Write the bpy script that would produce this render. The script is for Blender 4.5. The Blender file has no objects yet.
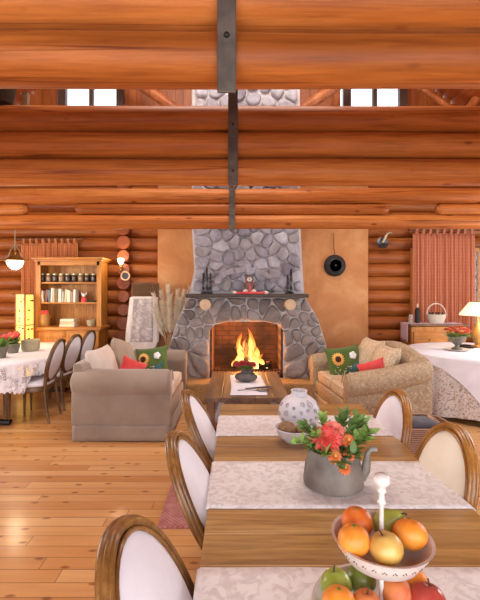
import bpy, bmesh, math, random
from mathutils import Vector, Matrix, noise

PI = math.pi
R = math.radians
S = bpy.context.scene
COL = S.collection

# ------------------------------------------------------------------ camera, world, light, exposure
F_PX = 410.0
EYE = 1.58
cam_d = bpy.data.cameras.new('camera')
cam = bpy.data.objects.new('camera', cam_d)
COL.objects.link(cam)
cam.location = (0, 0, EYE)
cam.rotation_euler = (R(90), 0, 0)
cam_d.sensor_fit = 'AUTO'
cam_d.sensor_width = 36
cam_d.lens = F_PX / 600 * 36
cam_d.shift_x = 4 / 600
cam_d.shift_y = -11 / 600
cam_d.clip_start = 0.05
S.camera = cam

S.view_settings.view_transform = 'Standard'
S.view_settings.look = 'None'
S.view_settings.gamma = 1
S.view_settings.use_curve_mapping = False
S.view_settings.exposure = 0.12
try:
    S.cycles.use_denoising = True
    S.cycles.max_bounces = 8
    S.cycles.diffuse_bounces = 4
    S.cycles.sample_clamp_indirect = 6
except Exception:
    pass

W = bpy.data.worlds.new('world')
S.world = W
W.use_nodes = True
bgn = W.node_tree.nodes['Background']
bgn.inputs['Color'].default_value = (0.86, 0.93, 1.0, 1)
bgn.inputs['Strength'].default_value = 2.2


def area(name, loc, target, sx, sy, power, color):
    d = bpy.data.lights.new(name, 'AREA')
    d.shape = 'RECTANGLE'
    d.size = sx
    d.size_y = sy
    d.energy = power
    d.color = color
    o = bpy.data.objects.new(name, d)
    COL.objects.link(o)
    o.location = loc
    o.rotation_euler = (Vector(target) - Vector(loc)).to_track_quat('-Z', 'Y').to_euler()
    return o


def point(name, loc, power, color, size=0.05):
    d = bpy.data.lights.new(name, 'POINT')
    d.energy = power
    d.color = color
    d.shadow_soft_size = size
    o = bpy.data.objects.new(name, d)
    COL.objects.link(o)
    o.location = loc
    return o


area('fill_rear', (0, -2.25, 1.65), (0, 5, 1.5), 7.5, 2.8, 225, (0.90, 0.94, 1.0))  # added fill light standing in for daylight, just inside the rear wall
area('fill_side', (5.0, 4.4, 1.8), (0, 5.0, 1.9), 2.6, 1.7, 105, (0.93, 0.96, 1.0))  # added fill light inside the right wall, brightens the far beam
area('fill_west', (-5.0, 4.0, 1.8), (0, 4.9, 1.9), 2.6, 1.7, 95, (1.0, 0.95, 0.88))  # added warm fill light inside the left wall, opposite the other
area('fill_roof', (0.0, 4.0, 6.5), (0, 5.3, 2.0), 6.0, 1.6, 400, (1.0, 0.93, 0.85))  # added fill light for beam and chimney; the roof above is closed


# ------------------------------------------------------------------ helpers
def C(h):
    h = h.lstrip('#')
    out = []
    for i in (0, 2, 4):
        v = int(h[i:i + 2], 16) / 255
        out.append(v / 12.92 if v <= 0.04045 else ((v + 0.055) / 1.055) ** 2.4)
    return (out[0], out[1], out[2], 1.0)


def at(px, py, d):
    """world point seen at a photograph pixel when it stands at distance d"""
    return Vector(((px - 236) * d / F_PX, d, EYE - (py - 289) * d / F_PX))


class MB:
    def __init__(s):
        s.v = []
        s.f = []

    def add(s, vs, fs, M=None):
        o = len(s.v)
        if M is not None:
            vs = [M @ Vector(p) for p in vs]
        s.v.extend([tuple(p) for p in vs])
        s.f.extend([tuple(i + o for i in f) for f in fs])
        return s

    def box(s, c, size, bev=0.0, rot=None, seg=2):
        bm = bmesh.new()
        bmesh.ops.create_cube(bm, size=1)
        for v in bm.verts:
            v.co = Vector((v.co.x * size[0], v.co.y * size[1], v.co.z * size[2]))
        if bev > 0:
            bmesh.ops.bevel(bm, geom=list(bm.edges), offset=min(bev, min(size) * 0.49), segments=seg, affect='EDGES', profile=0.5)
        M = Matrix.Translation(Vector(c))
        if rot is not None:
            M = M @ (rot if isinstance(rot, Matrix) else Matrix.Rotation(rot, 4, 'Z'))
        bm.verts.index_update()
        s.add([v.co.copy() for v in bm.verts], [[v.index for v in f.verts] for f in bm.faces], M)
        bm.free()
        return s

    def tube(s, pts, r, seg=10, closed=False, caps=True, sq=(1, 1), up=None):
        pts = [Vector(p) for p in pts]
        n = len(pts)
        rr = r if isinstance(r, (list, tuple)) else [r] * n
        tans = []
        for i in range(n):
            a = pts[(i - 1) % n] if (closed or i > 0) else pts[i]
            b = pts[(i + 1) % n] if (closed or i < n - 1) else pts[i]
            t = (b - a)
            tans.append(t.normalized() if t.length > 1e-9 else Vector((0, 0, 1)))
        u = Vector(up) if up is not None else (Vector((0, 0, 1)) if abs(tans[0].z) < 0.9 else Vector((1, 0, 0)))
        vs, fs = [], []
        nrm = u
        for i in range(n):
            t = tans[i]
            base = Vector(up) if up is not None else nrm
            nrm = base - t * base.dot(t)
            if nrm.length < 1e-6:
                nrm = t.orthogonal()
            nrm.normalize()
            b = t.cross(nrm)
            for k in range(seg):
                a = 2 * PI * k / seg
                vs.append(pts[i] + nrm * (math.cos(a) * rr[i] * sq[0]) + b * (math.sin(a) * rr[i] * sq[1]))
        m = n if closed else n - 1
        for i in range(m):
            j = (i + 1) % n
            for k in range(seg):
                l = (k + 1) % seg
                fs.append((i * seg + k, i * seg + l, j * seg + l, j * seg + k))
        if caps and not closed:
            fs.append(tuple(reversed(range(seg))))
            fs.append(tuple((n - 1) * seg + k for k in range(seg)))
        return s.add(vs, fs)

    def lathe(s, prof, seg=20, c=(0, 0, 0), M=None, sx=1, sy=1, wob=None):
        vs, fs = [], []
        n = len(prof)
        for (r, z) in prof:
            for k in range(seg):
                a = 2 * PI * k / seg
                q = r * (wob(a, z) if wob else 1)
                vs.append(Vector((c[0] + q * math.cos(a) * sx, c[1] + q * math.sin(a) * sy, c[2] + z)))
        for i in range(n - 1):
            for k in range(seg):
                l = (k + 1) % seg
                fs.append((i * seg + k, i * seg + l, (i + 1) * seg + l, (i + 1) * seg + k))
        if prof[0][0] > 1e-6:
            fs.append(tuple(reversed(range(seg))))
        if prof[-1][0] > 1e-6:
            fs.append(tuple((n - 1) * seg + k for k in range(seg)))
        return s.add(vs, fs, M)

    def ball(s, c, rad, seg=16, rings=10, fn=None, M=None):
        if not isinstance(rad, (tuple, list)):
            rad = (rad, rad, rad)
        vs, fs = [], []
        for i in range(1, rings):
            th = PI * i / rings
            for k in range(seg):
                a = 2 * PI * k / seg
                d = Vector((math.sin(th) * math.cos(a), math.sin(th) * math.sin(a), math.cos(th)))
                q = fn(d) if fn else 1
                vs.append(Vector((c[0] + d.x * rad[0] * q, c[1] + d.y * rad[1] * q, c[2] + d.z * rad[2] * q)))
        for i in range(rings - 2):
            for k in range(seg):
                l = (k + 1) % seg
                fs.append((i * seg + k, (i + 1) * seg + k, (i + 1) * seg + l, i * seg + l))
        t = len(vs)
        qt = fn(Vector((0, 0, 1))) if fn else 1
        qb = fn(Vector((0, 0, -1))) if fn else 1
        vs.append(Vector((c[0], c[1], c[2] + rad[2] * qt)))
        vs.append(Vector((c[0], c[1], c[2] - rad[2] * qb)))
        for k in range(seg):
            l = (k + 1) % seg
            fs.append((t, k, l))
            fs.append((t + 1, (rings - 2) * seg + l, (rings - 2) * seg + k))
        return s.add(vs, fs, M)

    def grid(s, fn, nu, nv, wrap_u=False, M=None):
        vs = [Vector(fn(i / (nu if wrap_u else nu - 1), j / (nv - 1))) for j in range(nv) for i in range(nu)]
        fs = []
        for j in range(nv - 1):
            for i in range(nu if wrap_u else nu - 1):
                k = (i + 1) % nu
                fs.append((j * nu + i, j * nu + k, (j + 1) * nu + k, (j + 1) * nu + i))
        return s.add(vs, fs, M)

    def prism(s, poly, y0, y1):
        """polygon in x,z pushed from y0 to y1"""
        n = len(poly)
        vs = [(x, y0, z) for x, z in poly] + [(x, y1, z) for x, z in poly]
        fs = [tuple(range(n)), tuple(reversed(range(n, 2 * n)))]
        for i in range(n):
            j = (i + 1) % n
            fs.append((i, i + n, j + n, j))
        return s.add(vs, fs)

    def extr(s, prof, stations):
        """profile in (y,z), pushed along x; stations = [(x, scale)] about the profile centre"""
        n = len(prof)
        cy = sum(p[0] for p in prof) / n
        cz = sum(p[1] for p in prof) / n
        vs, fs = [], []
        for (x, q, inset) in stations:
            for (y, z) in prof:
                dy, dz = y - cy, z - cz
                l = math.hypot(dy, dz) or 1
                f = max(0.05, (l - inset) / l)
                vs.append((x, cy + dy * f * q, cz + dz * f * q))
        m = len(stations)
        for i in range(m - 1):
            for k in range(n):
                l = (k + 1) % n
                fs.append((i * n + k, i * n + l, (i + 1) * n + l, (i + 1) * n + k))
        fs.append(tuple(reversed(range(n))))
        fs.append(tuple((m - 1) * n + k for k in range(n)))
        return s.add(vs, fs)

    def leaf(s, p, d, up, L, Wd, bend=0.25, n=5, cup=0.15):
        p, d, up = Vector(p), Vector(d).normalized(), Vector(up)
        side = d.cross(up)
        if side.length < 1e-5:
            side = d.orthogonal()
        side.normalize()
        nn = side.cross(d).normalized()
        vs, fs = [], []
        for i in range(n + 1):
            t = i / n
            w = Wd * 0.5 * (math.sin(PI * min(1, t * 0.93 + 0.05)) ** 0.8)
            c = p + d * (L * t) - nn * (bend * L * t * t)
            vs += [c - side * w + nn * (w * cup * 2), c, c + side * w + nn * (w * cup * 2)]
        for i in range(n):
            a = i * 3
            fs += [(a, a + 1, a + 4, a + 3), (a + 1, a + 2, a + 5, a + 4)]
        return s.add(vs, fs)

    def build(s, name, m, parent=None, loc=(0, 0, 0), smooth=True, ang=40, sub=0, solid=0):
        me = bpy.data.meshes.new(name)
        me.from_pydata(s.v, [], s.f)
        me.validate()
        bm = bmesh.new()
        bm.from_mesh(me)
        bmesh.ops.recalc_face_normals(bm, faces=list(bm.faces))
        bm.to_mesh(me)
        bm.free()
        if smooth:
            me.polygons.foreach_set('use_smooth', [True] * len(me.polygons))
            me.set_sharp_from_angle(angle=R(ang))
        me.update()
        me.materials.append(m)
        o = bpy.data.objects.new(name, me)
        COL.objects.link(o)
        o.location = loc
        if parent is not None:
            o.parent = parent
        if solid:
            q = o.modifiers.new('thickness', 'SOLIDIFY')
            q.thickness = solid
            q.offset = 0
        if sub:
            q = o.modifiers.new('smooth', 'SUBSURF')
            q.levels = sub
            q.render_levels = sub
        return o


def tag(o, label, cat, group=None, kind=None):
    o['label'] = label
    o['category'] = cat
    if group:
        o['group'] = group
    if kind:
        o['kind'] = kind
    return o


def thing(name, label, cat, loc, rz=0, group=None):
    o = bpy.data.objects.new(name, None)
    o.empty_display_size = 0.05
    COL.objects.link(o)
    o.location = loc
    o.rotation_euler = (0, 0, rz)
    return tag(o, label, cat, group)


def structure(o):
    o['kind'] = 'structure'
    return o


def dup(root, loc, rz=None, label=None):
    def cp(o, parent):
        c = o.copy()
        COL.objects.link(c)
        if parent is not None:
            c.parent = parent
        for ch in list(o.children):
            cp(ch, c)
        return c
    r = cp(root, None)
    r.location = loc
    if rz is not None:
        r.rotation_euler = (0, 0, rz)
    if label:
        r['label'] = label
    return r


# ------------------------------------------------------------------ materials
def base_mat(name):
    m = bpy.data.materials.new(name)
    m.use_nodes = True
    nt = m.node_tree
    return m, nt, nt.nodes['Principled BSDF']


def N(nt, kind, **kw):
    n = nt.nodes.new(kind)
    for k, v in kw.items():
        if k in n.inputs:
            n.inputs[k].default_value = v
        else:
            setattr(n, k, v)
    return n


def coords(nt, scale=(1, 1, 1), loc=(0, 0, 0), rot=(0, 0, 0)):
    t = N(nt, 'ShaderNodeTexCoord')
    mp = N(nt, 'ShaderNodeMapping')
    mp.inputs['Scale'].default_value = scale
    mp.inputs['Location'].default_value = loc
    mp.inputs['Rotation'].default_value = rot
    nt.links.new(t.outputs['Object'], mp.inputs['Vector'])
    return mp.outputs['Vector']


def ramp(nt, fac, stops, interp='LINEAR'):
    r = N(nt, 'ShaderNodeValToRGB')
    r.color_ramp.interpolation = interp
    el = r.color_ramp.elements
    while len(el) < len(stops):
        el.new(0.5)
    for e, (p, c) in zip(el, stops):
        e.position = p
        e.color = c if len(c) == 4 else (*c, 1)
    nt.links.new(fac, r.inputs['Fac'])
    return r.outputs['Color']


def noise_t(nt, vec, scale, detail=3, rough=0.55, dist=0.0):
    n = N(nt, 'ShaderNodeTexNoise')
    n.inputs['Scale'].default_value = scale
    n.inputs['Detail'].default_value = detail
    n.inputs['Roughness'].default_value = rough
    n.inputs['Distortion'].default_value = dist
    nt.links.new(vec, n.inputs['Vector'])
    return n.outputs['Fac']


def voro(nt, vec, scale, feature='F1', out='Distance', rnd=1.0):
    n = N(nt, 'ShaderNodeTexVoronoi')
    n.feature = feature
    n.inputs['Scale'].default_value = scale
    n.inputs['Randomness'].default_value = rnd
    nt.links.new(vec, n.inputs['Vector'])
    return n.outputs[out]


def mix(nt, fac, a, b, mode='MIX'):
    n = N(nt, 'ShaderNodeMix')
    n.data_type = 'RGBA'
    n.blend_type = mode
    for val, idx in ((fac, 0), (a, 6), (b, 7)):
        if isinstance(val, (int, float)):
            n.inputs[idx].default_value = val
        elif isinstance(val, tuple):
            n.inputs[idx].default_value = val
        else:
            nt.links.new(val, n.inputs[idx])
    return n.outputs[2]


def bump(nt, bsdf, h, strength=0.3, dist=0.01):
    b = N(nt, 'ShaderNodeBump')
    b.inputs['Strength'].default_value = strength
    b.inputs['Distance'].default_value = dist
    nt.links.new(h, b.inputs['Height'])
    nt.links.new(b.outputs['Normal'], bsdf.inputs['Normal'])


def plain(name, col, rough=0.6, var=0.12, scale=8, metal=0.0, bmp=0.0, bscale=60, spec=None, sheen=0.0, emit=None, es=0):
    """one colour with a little uneven mottling"""
    m, nt, b = base_mat(name)
    c = C(col) if isinstance(col, str) else col
    v = coords(nt)
    f = noise_t(nt, v, scale, 4)
    d = tuple(max(0, x * (1 - var)) for x in c[:3]) + (1,)
    l = tuple(min(1, x * (1 + var)) for x in c[:3]) + (1,)
    nt.links.new(ramp(nt, f, [(0.3, d), (0.7, l)]), b.inputs['Base Color'])
    b.inputs['Roughness'].default_value = rough
    b.inputs['Metallic'].default_value = metal
    if spec is not None:
        b.inputs['Specular IOR Level'].default_value = spec
    if sheen:
        b.inputs['Sheen Weight'].default_value = sheen
    if bmp:
        bump(nt, b, noise_t(nt, v, bscale, 3), bmp, 0.005)
    if emit:
        b.inputs['Emission Color'].default_value = C(emit)
        b.inputs['Emission Strength'].default_value = es
    return m


def wood(name, dark, mid, light, axis='x', scale=6, rough=0.4, knots=0.5, stretch=0.07, island=False, spec=0.5, coat=0.0, cracks=0.0, kscale=5.0):
    m, nt, b = base_mat(name)
    st = {'x': (stretch, 1, 1), 'y': (1, stretch, 1), 'z': (1, 1, stretch)}[axis]
    v = coords(nt, st)
    src = v
    if island:
        g = N(nt, 'ShaderNodeNewGeometry')
        ad = N(nt, 'ShaderNodeVectorMath', operation='ADD')
        cm = N(nt, 'ShaderNodeVectorMath', operation='SCALE')
        cb = N(nt, 'ShaderNodeCombineXYZ')
        for i in range(3):
            nt.links.new(g.outputs['Random Per Island'], cb.inputs[i])
        nt.links.new(cb.outputs[0], cm.inputs[0])
        cm.inputs['Scale'].default_value = 37.0
        nt.links.new(v, ad.inputs[0])
        nt.links.new(cm.outputs[0], ad.inputs[1])
        src = ad.outputs[0]
    g1 = noise_t(nt, src, scale, 5, 0.6, 0.6)
    col = ramp(nt, g1, [(0.28, C(dark)), (0.5, C(mid)), (0.72, C(light))])
    g2 = noise_t(nt, src, scale * 9, 4, 0.65, 0.3)
    fine = ramp(nt, g2, [(0.32, (0.60, 0.52, 0.46)), (0.6, (1, 1, 1))])
    col = mix(nt, 0.85, col, fine, 'MULTIPLY')
    if cracks:
        cv = coords(nt, tuple(q * 0.35 if q == stretch else q for q in st))
        cn = noise_t(nt, cv, 9, 2, 0.5, 0.1)
        col = mix(nt, cracks, col, ramp(nt, cn, [(0.485, (1, 1, 1)), (0.5, (0.35, 0.2, 0.13)), (0.512, (1, 1, 1))]), 'MULTIPLY')
    if knots:
        st2 = tuple(0.4 if x == stretch else 1 for x in st)
        kv = coords(nt, st2)
        k = voro(nt, kv, kscale)
        kr = ramp(nt, k, [(0.0, (0.22, 0.1, 0.05)), (0.07, (0.4, 0.22, 0.12)), (0.13, (1, 1, 1))])
        col = mix(nt, knots, col, kr, 'MULTIPLY')
    if island:
        rr = ramp(nt, g.outputs['Random Per Island'], [(0, (0.86, 0.84, 0.8)), (1, (1.0, 1.0, 1.0))])
        col = mix(nt, 1.0, col, rr, 'MULTIPLY')
    nt.links.new(col, b.inputs['Base Color'])
    b.inputs['Roughness'].default_value = rough
    b.inputs['Specular IOR Level'].default_value = spec
    b.inputs['Coat Weight'].default_value = coat
    b.inputs['Coat Roughness'].default_value = 0.2
    bump(nt, b, g2, 0.12, 0.003)
    return m


def fabric(name, col, col2=None, scale=5, rough=0.9, weave=220, bmp=0.25, sheen=0.2):
    m, nt, b = base_mat(name)
    v = coords(nt)
    f = noise_t(nt, v, scale, 4)
    nt.links.new(ramp(nt, f, [(0.3, C(col)), (0.7, C(col2 or col))]), b.inputs['Base Color'])
    b.inputs['Roughness'].default_value = rough
    b.inputs['Specular IOR Level'].default_value = 0.2
    b.inputs['Sheen Weight'].default_value = sheen
    bump(nt, b, noise_t(nt, v, weave, 2), bmp, 0.002)
    return m


def blotch(name, ground, spots, scale=14, rough=0.9, thr=0.56, weave=200, bmp=0.2):
    """cloth printed with scattered flowers in several colours"""
    m, nt, b = base_mat(name)
    v = coords(nt)
    col = C(ground)
    gn = noise_t(nt, v, 3, 3)
    col = ramp(nt, gn, [(0.3, tuple(x * 0.88 for x in C(ground)[:3])), (0.7, C(ground))])
    for i, (sc, sp, t) in enumerate(spots):
        vv = coords(nt, (1, 1, 1), (i * 3.7, i * 1.9, i * 5.3))
        n = noise_t(nt, vv, sc, 2, 0.5, 0.3)
        mask = ramp(nt, n, [(t, (0, 0, 0)), (t + 0.05, (1, 1, 1))])
        col = mix(nt, mask, col, C(sp))
    nt.links.new(col, b.inputs['Base Color'])
    b.inputs['Roughness'].default_value = rough
    b.inputs['Specular IOR Level'].default_value = 0.2
    bump(nt, b, noise_t(nt, v, weave, 2), bmp, 0.002)
    return m


def glow(name, col, strength, base=None):
    m, nt, b = base_mat(name)
    b.inputs['Base Color'].default_value = C(base or col)
    b.inputs['Emission Color'].default_value = C(col)
    b.inputs['Emission Strength'].default_value = strength
    b.inputs['Roughness'].default_value = 0.5
    return m


def glass(name, col='#ffffff', rough=0.02, alpha=0.25):
    m, nt, b = base_mat(name)
    b.inputs['Base Color'].default_value = C(col)
    b.inputs['Roughness'].default_value = rough
    b.inputs['Alpha'].default_value = alpha
    return m


def wicker(name, c1, c2, sc=60):
    m, nt, b = base_mat(name)
    v = coords(nt)
    w1 = N(nt, 'ShaderNodeTexWave')
    w1.wave_type = 'BANDS'
    w1.bands_direction = 'Z'
    w1.inputs['Scale'].default_value = sc / 3
    w1.inputs['Distortion'].default_value = 1.5
    w1.inputs['Detail Scale'].default_value = 3
    nt.links.new(v, w1.inputs['Vector'])
    ck = noise_t(nt, v, sc, 2)
    f = mix(nt, 0.5, w1.outputs['Color'], ck)
    nt.links.new(ramp(nt, f, [(0.3, C(c1)), (0.65, C(c2))]), b.inputs['Base Color'])
    b.inputs['Roughness'].default_value = 0.65
    bump(nt, b, f, 0.8, 0.01)
    return m


M = {}
M['log'] = wood('orange_log', '#8f4a1a', '#bb6a2d', '#cc8446', 'x', 5, 0.48, 0.8, 0.05, island=True, spec=.22, cracks=.8, kscale=6.0)
M['log_wall'] = wood('wall_log', '#7a3d16', '#a55a25', '#bb7539', 'x', 5, 0.45, 0.7, 0.05, island=True, spec=.35)
M['log_end'] = wood('log_end', '#6b3212', '#95491c', '#a96030', 'y', 7, 0.5, 0.3, 0.2, island=True)
M['pole'] = wood('brace_log', '#8a451d', '#b9672f', '#cf8550', 'z', 5, 0.5, 0.5, 0.1)
M['board'] = wood('gable_board', '#7d3a14', '#a5571f', '#b86a30', 'z', 6, 0.5, 0.5, 0.06, island=True)
M['pine'] = wood('pine', '#93551d', '#bd7a2e', '#cf9145', 'z', 6, 0.45, 0.35, 0.08)
M['pine_x'] = wood('pine_shelf', '#93551d', '#bd7a2e', '#d2964a', 'x', 6, 0.45, 0.3, 0.08)
M['table'] = wood('dining_table_wood', '#977040', '#c19454', '#d3ac6e', 'x', 6, 0.34, 0.3, 0.08, island=True, coat=0.35, cracks=.5)
M['table_leg'] = wood('dining_leg_wood', '#6d4119', '#94602a', '#aa7539', 'z', 6, 0.4, 0.2, 0.1)
M['rustic'] = wood('rustic_wood', '#513a29', '#7a5a41', '#94745a', 'y', 7, 0.5, 0.5, 0.07, island=True)
M['rustic_leg'] = wood('rustic_leg_wood', '#4e301b', '#7d532f', '#94683f', 'z', 7, 0.5, 0.3, 0.1)
M['chairwood'] = wood('chair_wood', '#5f3c1a', '#8a5c2c', '#a97a42', 'z', 9, 0.35, 0.0, 0.3, coat=0.2)
M['chairwood_gold'] = wood('golden_chair_wood', '#7d4e1d', '#ab7334', '#c99350', 'z', 9, 0.33, 0.0, 0.3, coat=0.2)
M['chairwood_dark'] = wood('dark_chair_wood', '#4c3218', '#6b4923', '#87623a', 'z', 9, 0.4, 0.0, 0.3)
M['linen'] = fabric('white_linen', '#e2dbe2', '#eee9ee', 6)
M['cream_linen'] = fabric('cream_linen', '#dccbb4', '#ebdcc8', 5)
M['tan_cloth'] = fabric('tan_cloth', '#887465', '#9c897a', 3, sheen=0.3)
M['pale_cloth'] = fabric('pale_cloth', '#c3b4a8', '#d6c9bf', 3, sheen=0.3)
M['mantel'] = wood('mantel_wood', '#2e2320', '#4a3a33', '#5c4a41', 'x', 6, 0.6, 0.2, 0.08)
M['iron'] = plain('iron', '#33302f', 0.45, 0.3, 20, 0.7, 0.3)
M['strap'] = plain('strap_steel', '#5d5148', 0.55, 0.35, 9, 0.5, 0.3)
M['black'] = plain('soot_black', '#211a17', 0.7, 0.3, 12)
M['white'] = plain('white_enamel', '#ddd3cb', 0.3, 0.03, 5, spec=0.5)
M['red'] = fabric('red_cloth', '#c93a3a', '#dd5552', 6)
M['brass'] = plain('brass', '#a9823f', 0.3, 0.2, 10, 0.9)

# ------------------------------------------------------------------ the room
def floor_mat():
    m, nt, b = base_mat('pine_floor')
    v = coords(nt)
    br = N(nt, 'ShaderNodeTexBrick')
    br.offset = 0.0
    sx = N(nt, 'ShaderNodeSeparateXYZ')
    nt.links.new(v, sx.inputs[0])
    dv = N(nt, 'ShaderNodeMath', operation='DIVIDE')
    dv.inputs[1].default_value = 0.105
    nt.links.new(sx.outputs['Y'], dv.inputs[0])
    fr_ = N(nt, 'ShaderNodeMath', operation='FLOOR')
    nt.links.new(dv.outputs[0], fr_.inputs[0])
    wn = N(nt, 'ShaderNodeTexWhiteNoise')
    wn.noise_dimensions = '1D'
    nt.links.new(fr_.outputs[0], wn.inputs['W'])
    ma = N(nt, 'ShaderNodeMath', operation='MULTIPLY_ADD')
    ma.inputs[1].default_value = 3.1
    nt.links.new(wn.outputs['Value'], ma.inputs[0])
    nt.links.new(sx.outputs['X'], ma.inputs[2])
    cb_ = N(nt, 'ShaderNodeCombineXYZ')
    nt.links.new(ma.outputs[0], cb_.inputs[0])
    nt.links.new(sx.outputs['Y'], cb_.inputs[1])
    br.inputs['Color1'].default_value = (0, 0, 0, 1)
    br.inputs['Color2'].default_value = (1, 1, 1, 1)
    br.inputs['Mortar'].default_value = (0.5, 0.5, 0.5, 1)
    br.inputs['Scale'].default_value = 1
    br.inputs['Mortar Size'].default_value = 0.0022
    br.inputs['Mortar Smooth'].default_value = 0.1
    br.inputs['Brick Width'].default_value = 3.1
    br.inputs['Row Height'].default_value = 0.105
    nt.links.new(cb_.outputs[0], br.inputs['Vector'])
    plank = ramp(nt, br.outputs['Color'], [(0, C('#c3854c')), (0.5, C('#d2985f')), (1, C('#dbaa74'))])
    gv = coords(nt, (0.08, 1, 1))
    off = N(nt, 'ShaderNodeVectorMath', operation='ADD')
    nt.links.new(gv, off.inputs[0])
    nt.links.new(br.outputs['Color'], off.inputs[1])
    g = noise_t(nt, off.outputs[0], 16, 4, 0.6, 0.5)
    col = mix(nt, 0.55, plank, ramp(nt, g, [(0.3, (0.72, 0.62, 0.52)), (0.62, (1, 1, 1))]), 'MULTIPLY')
    kv = coords(nt, (0.45, 1, 1))
    vk = N(nt, 'ShaderNodeTexVoronoi')
    vk.voronoi_dimensions = '2D'
    vk.inputs['Scale'].default_value = 6.2
    nt.links.new(kv, vk.inputs['Vector'])
    k = vk.outputs['Distance']
    col = mix(nt, 0.85, col, ramp(nt, k, [(0.0, (0.26, 0.13, 0.07)), (0.05, (0.5, 0.3, 0.19)), (0.10, (1, 1, 1))]), 'MULTIPLY')
    col = mix(nt, br.outputs['Fac'], col, C('#6b4021'))
    nt.links.new(col, b.inputs['Base Color'])
    b.inputs['Roughness'].default_value = 0.33
    b.inputs['Coat Weight'].default_value = 0.25
    b.inputs['Coat Roughness'].default_value = 0.15
    bump(nt, b, br.outputs['Fac'], -0.3, 0.004)
    return m


XW, YB, YR = 5.3, 7.35, -2.6
EAVE, RIDGE = 3.6, 7.7
fl = MB().box((0, (YB + YR) / 2, -0.05), (2 * XW + 0.6, YB - YR + 0.6, 0.1)).build('floor', floor_mat(), smooth=False)
structure(fl)


def log_wall(name, axis, pos, a0, a1, z1, r=0.122, pitch=0.226, mat_=None, gaps=()):
    mb = MB()
    z = 0.10
    rnd = random.Random(len(name))
    while z < z1:
        segs = [(a0, a1)]
        for (g0, g1, gz0, gz1) in gaps:
            if gz0 < z < gz1:
                segs = [q for (p0, p1) in segs for q in ((p0, g0), (g1, p1))]
        for (p0, p1) in segs:
            n = 12
            pts = []
            ph = rnd.random() * 9
            for i in range(n + 1):
                t = p0 + (p1 - p0) * i / n
                w = 0.008 * math.sin(ph + i * 0.9)
                pts.append((t, pos + w, z) if axis == 'x' else (pos + w, t, z))
            mb.tube(pts, [r * (1 + 0.03 * math.sin(ph + i * 1.7)) for i in range(n + 1)], 14)
        z += pitch
    return structure(mb.build(name, mat_ or M['log_wall'], ang=60))


M['log_wall_y'] = wood('wall_log_lengthwise', '#7a3d16', '#a55a25', '#bb7539', 'y', 5, 0.45, 0.7, 0.05, island=True, spec=.35)
log_wall('wall_back', 'x', YB - 0.18, -XW, XW, 3.6, gaps=[(3.05, 4.15, 1.0, 2.2)])
log_wall('wall_left', 'y', -XW, YR, YB, 3.6, mat_=M['log_wall_y'], gaps=[(2.7, 5.3, 0.95, 2.6)])
log_wall('wall_right', 'y', XW, YR, YB, 3.6, mat_=M['log_wall_y'], gaps=[(3.1, 5.7, 0.95, 2.6)])
log_wall('wall_rear', 'x', YR, -XW, XW, 3.6, gaps=[(-4.3, 4.3, 0.3, 3.2)])

# gable above the back wall: upright boards with two window openings
WIN = [(-3.0, -2.03), (1.95, 2.88)]
WZ0, WZ1 = 4.3, 5.75  # upper part, hidden by the near beam, added to reflect in the tabletop
gb = MB()
x = -XW
while x < XW - 0.01:
    xe = min(x + 0.137, XW)
    top = EAVE + (RIDGE - EAVE) * (1 - min(abs(x), abs(xe)) / XW)
    spans = [(3.55, top)]
    for (w0, w1) in WIN:
        if xe > w0 + 0.01 and x < w1 - 0.01:
            spans = [(3.55, WZ0), (WZ1, top)]
    for (z0, z1) in spans:
        gb.box(((x + xe) / 2, YB - 0.18, (z0 + z1) / 2), (xe - x - 0.006, 0.05, z1 - z0))
    x += 0.137
structure(gb.build('wall_gable', M['board'], smooth=False))
M['white_trim'] = plain('white_trim', '#e6dccd', 0.5, 0.05)
M['dark_trim'] = plain('dark_trim', '#4a342a', 0.5, 0.1)
M['pane'] = glass('window_glass', '#f4f8ff', 0.02, 0.12)
for i, (w0, w1) in enumerate(WIN):
    cx, w, h, cz = (w0 + w1) / 2, w1 - w0, WZ1 - WZ0, (WZ0 + WZ1) / 2
    f = MB()
    for sx in (-1, 1):
        f.box((cx + sx * (w / 2 + 0.02), YB - 0.2, cz), (0.13, 0.1, h + .1))
        f.box((cx, YB - 0.2, cz + sx * (h / 2 - 0.02)), (w, 0.1, 0.05))
    f.box((cx, YB - 0.2, cz), (0.07, 0.08, h))
    fr = structure(f.build('window_%d' % (i + 1), M['dark_trim'], smooth=False))
    MB().box((cx, YB - 0.18, cz), (w, 0.008, h)).build('window_pane', M['pane'], fr, smooth=False)
    MB().box((w1 + 0.05, YB - 0.22, cz), (0.06, 0.03, h + 0.1)).build('side_casing', M['white_trim'], fr, smooth=False)
# unseen rear and side windows, added to carry the fill lights
for i, (cx, cy, cz, w, h, ax) in enumerate([(0, YR, 1.75, 8.6, 2.9, 'x'), (-XW, 4.0, 1.8, 2.6, 1.65, 'y'), (XW, 4.4, 1.8, 2.6, 1.65, 'y')]):
    f = MB()
    k = 6 if ax == 'x' else 3
    for j in range(k + 1):
        o = -w / 2 + w * j / k
        f.box((cx + o, cy, cz) if ax == 'x' else (cx, cy + o, cz), (0.09, 0.14, h) if ax == 'x' else (0.14, 0.09, h))
    for s in (-1, 1):
        f.box((cx, cy, cz + s * h / 2), (w, 0.14, 0.09) if ax == 'x' else (0.14, w, 0.09))
    fr = structure(f.build('window_%d' % (i + 4), M['white_trim'], smooth=False))
    MB().box((cx, cy, cz), (w, 0.01, h) if ax == 'x' else (0.01, w, h)).build('window_pane', M['pane'], fr, smooth=False)
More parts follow.
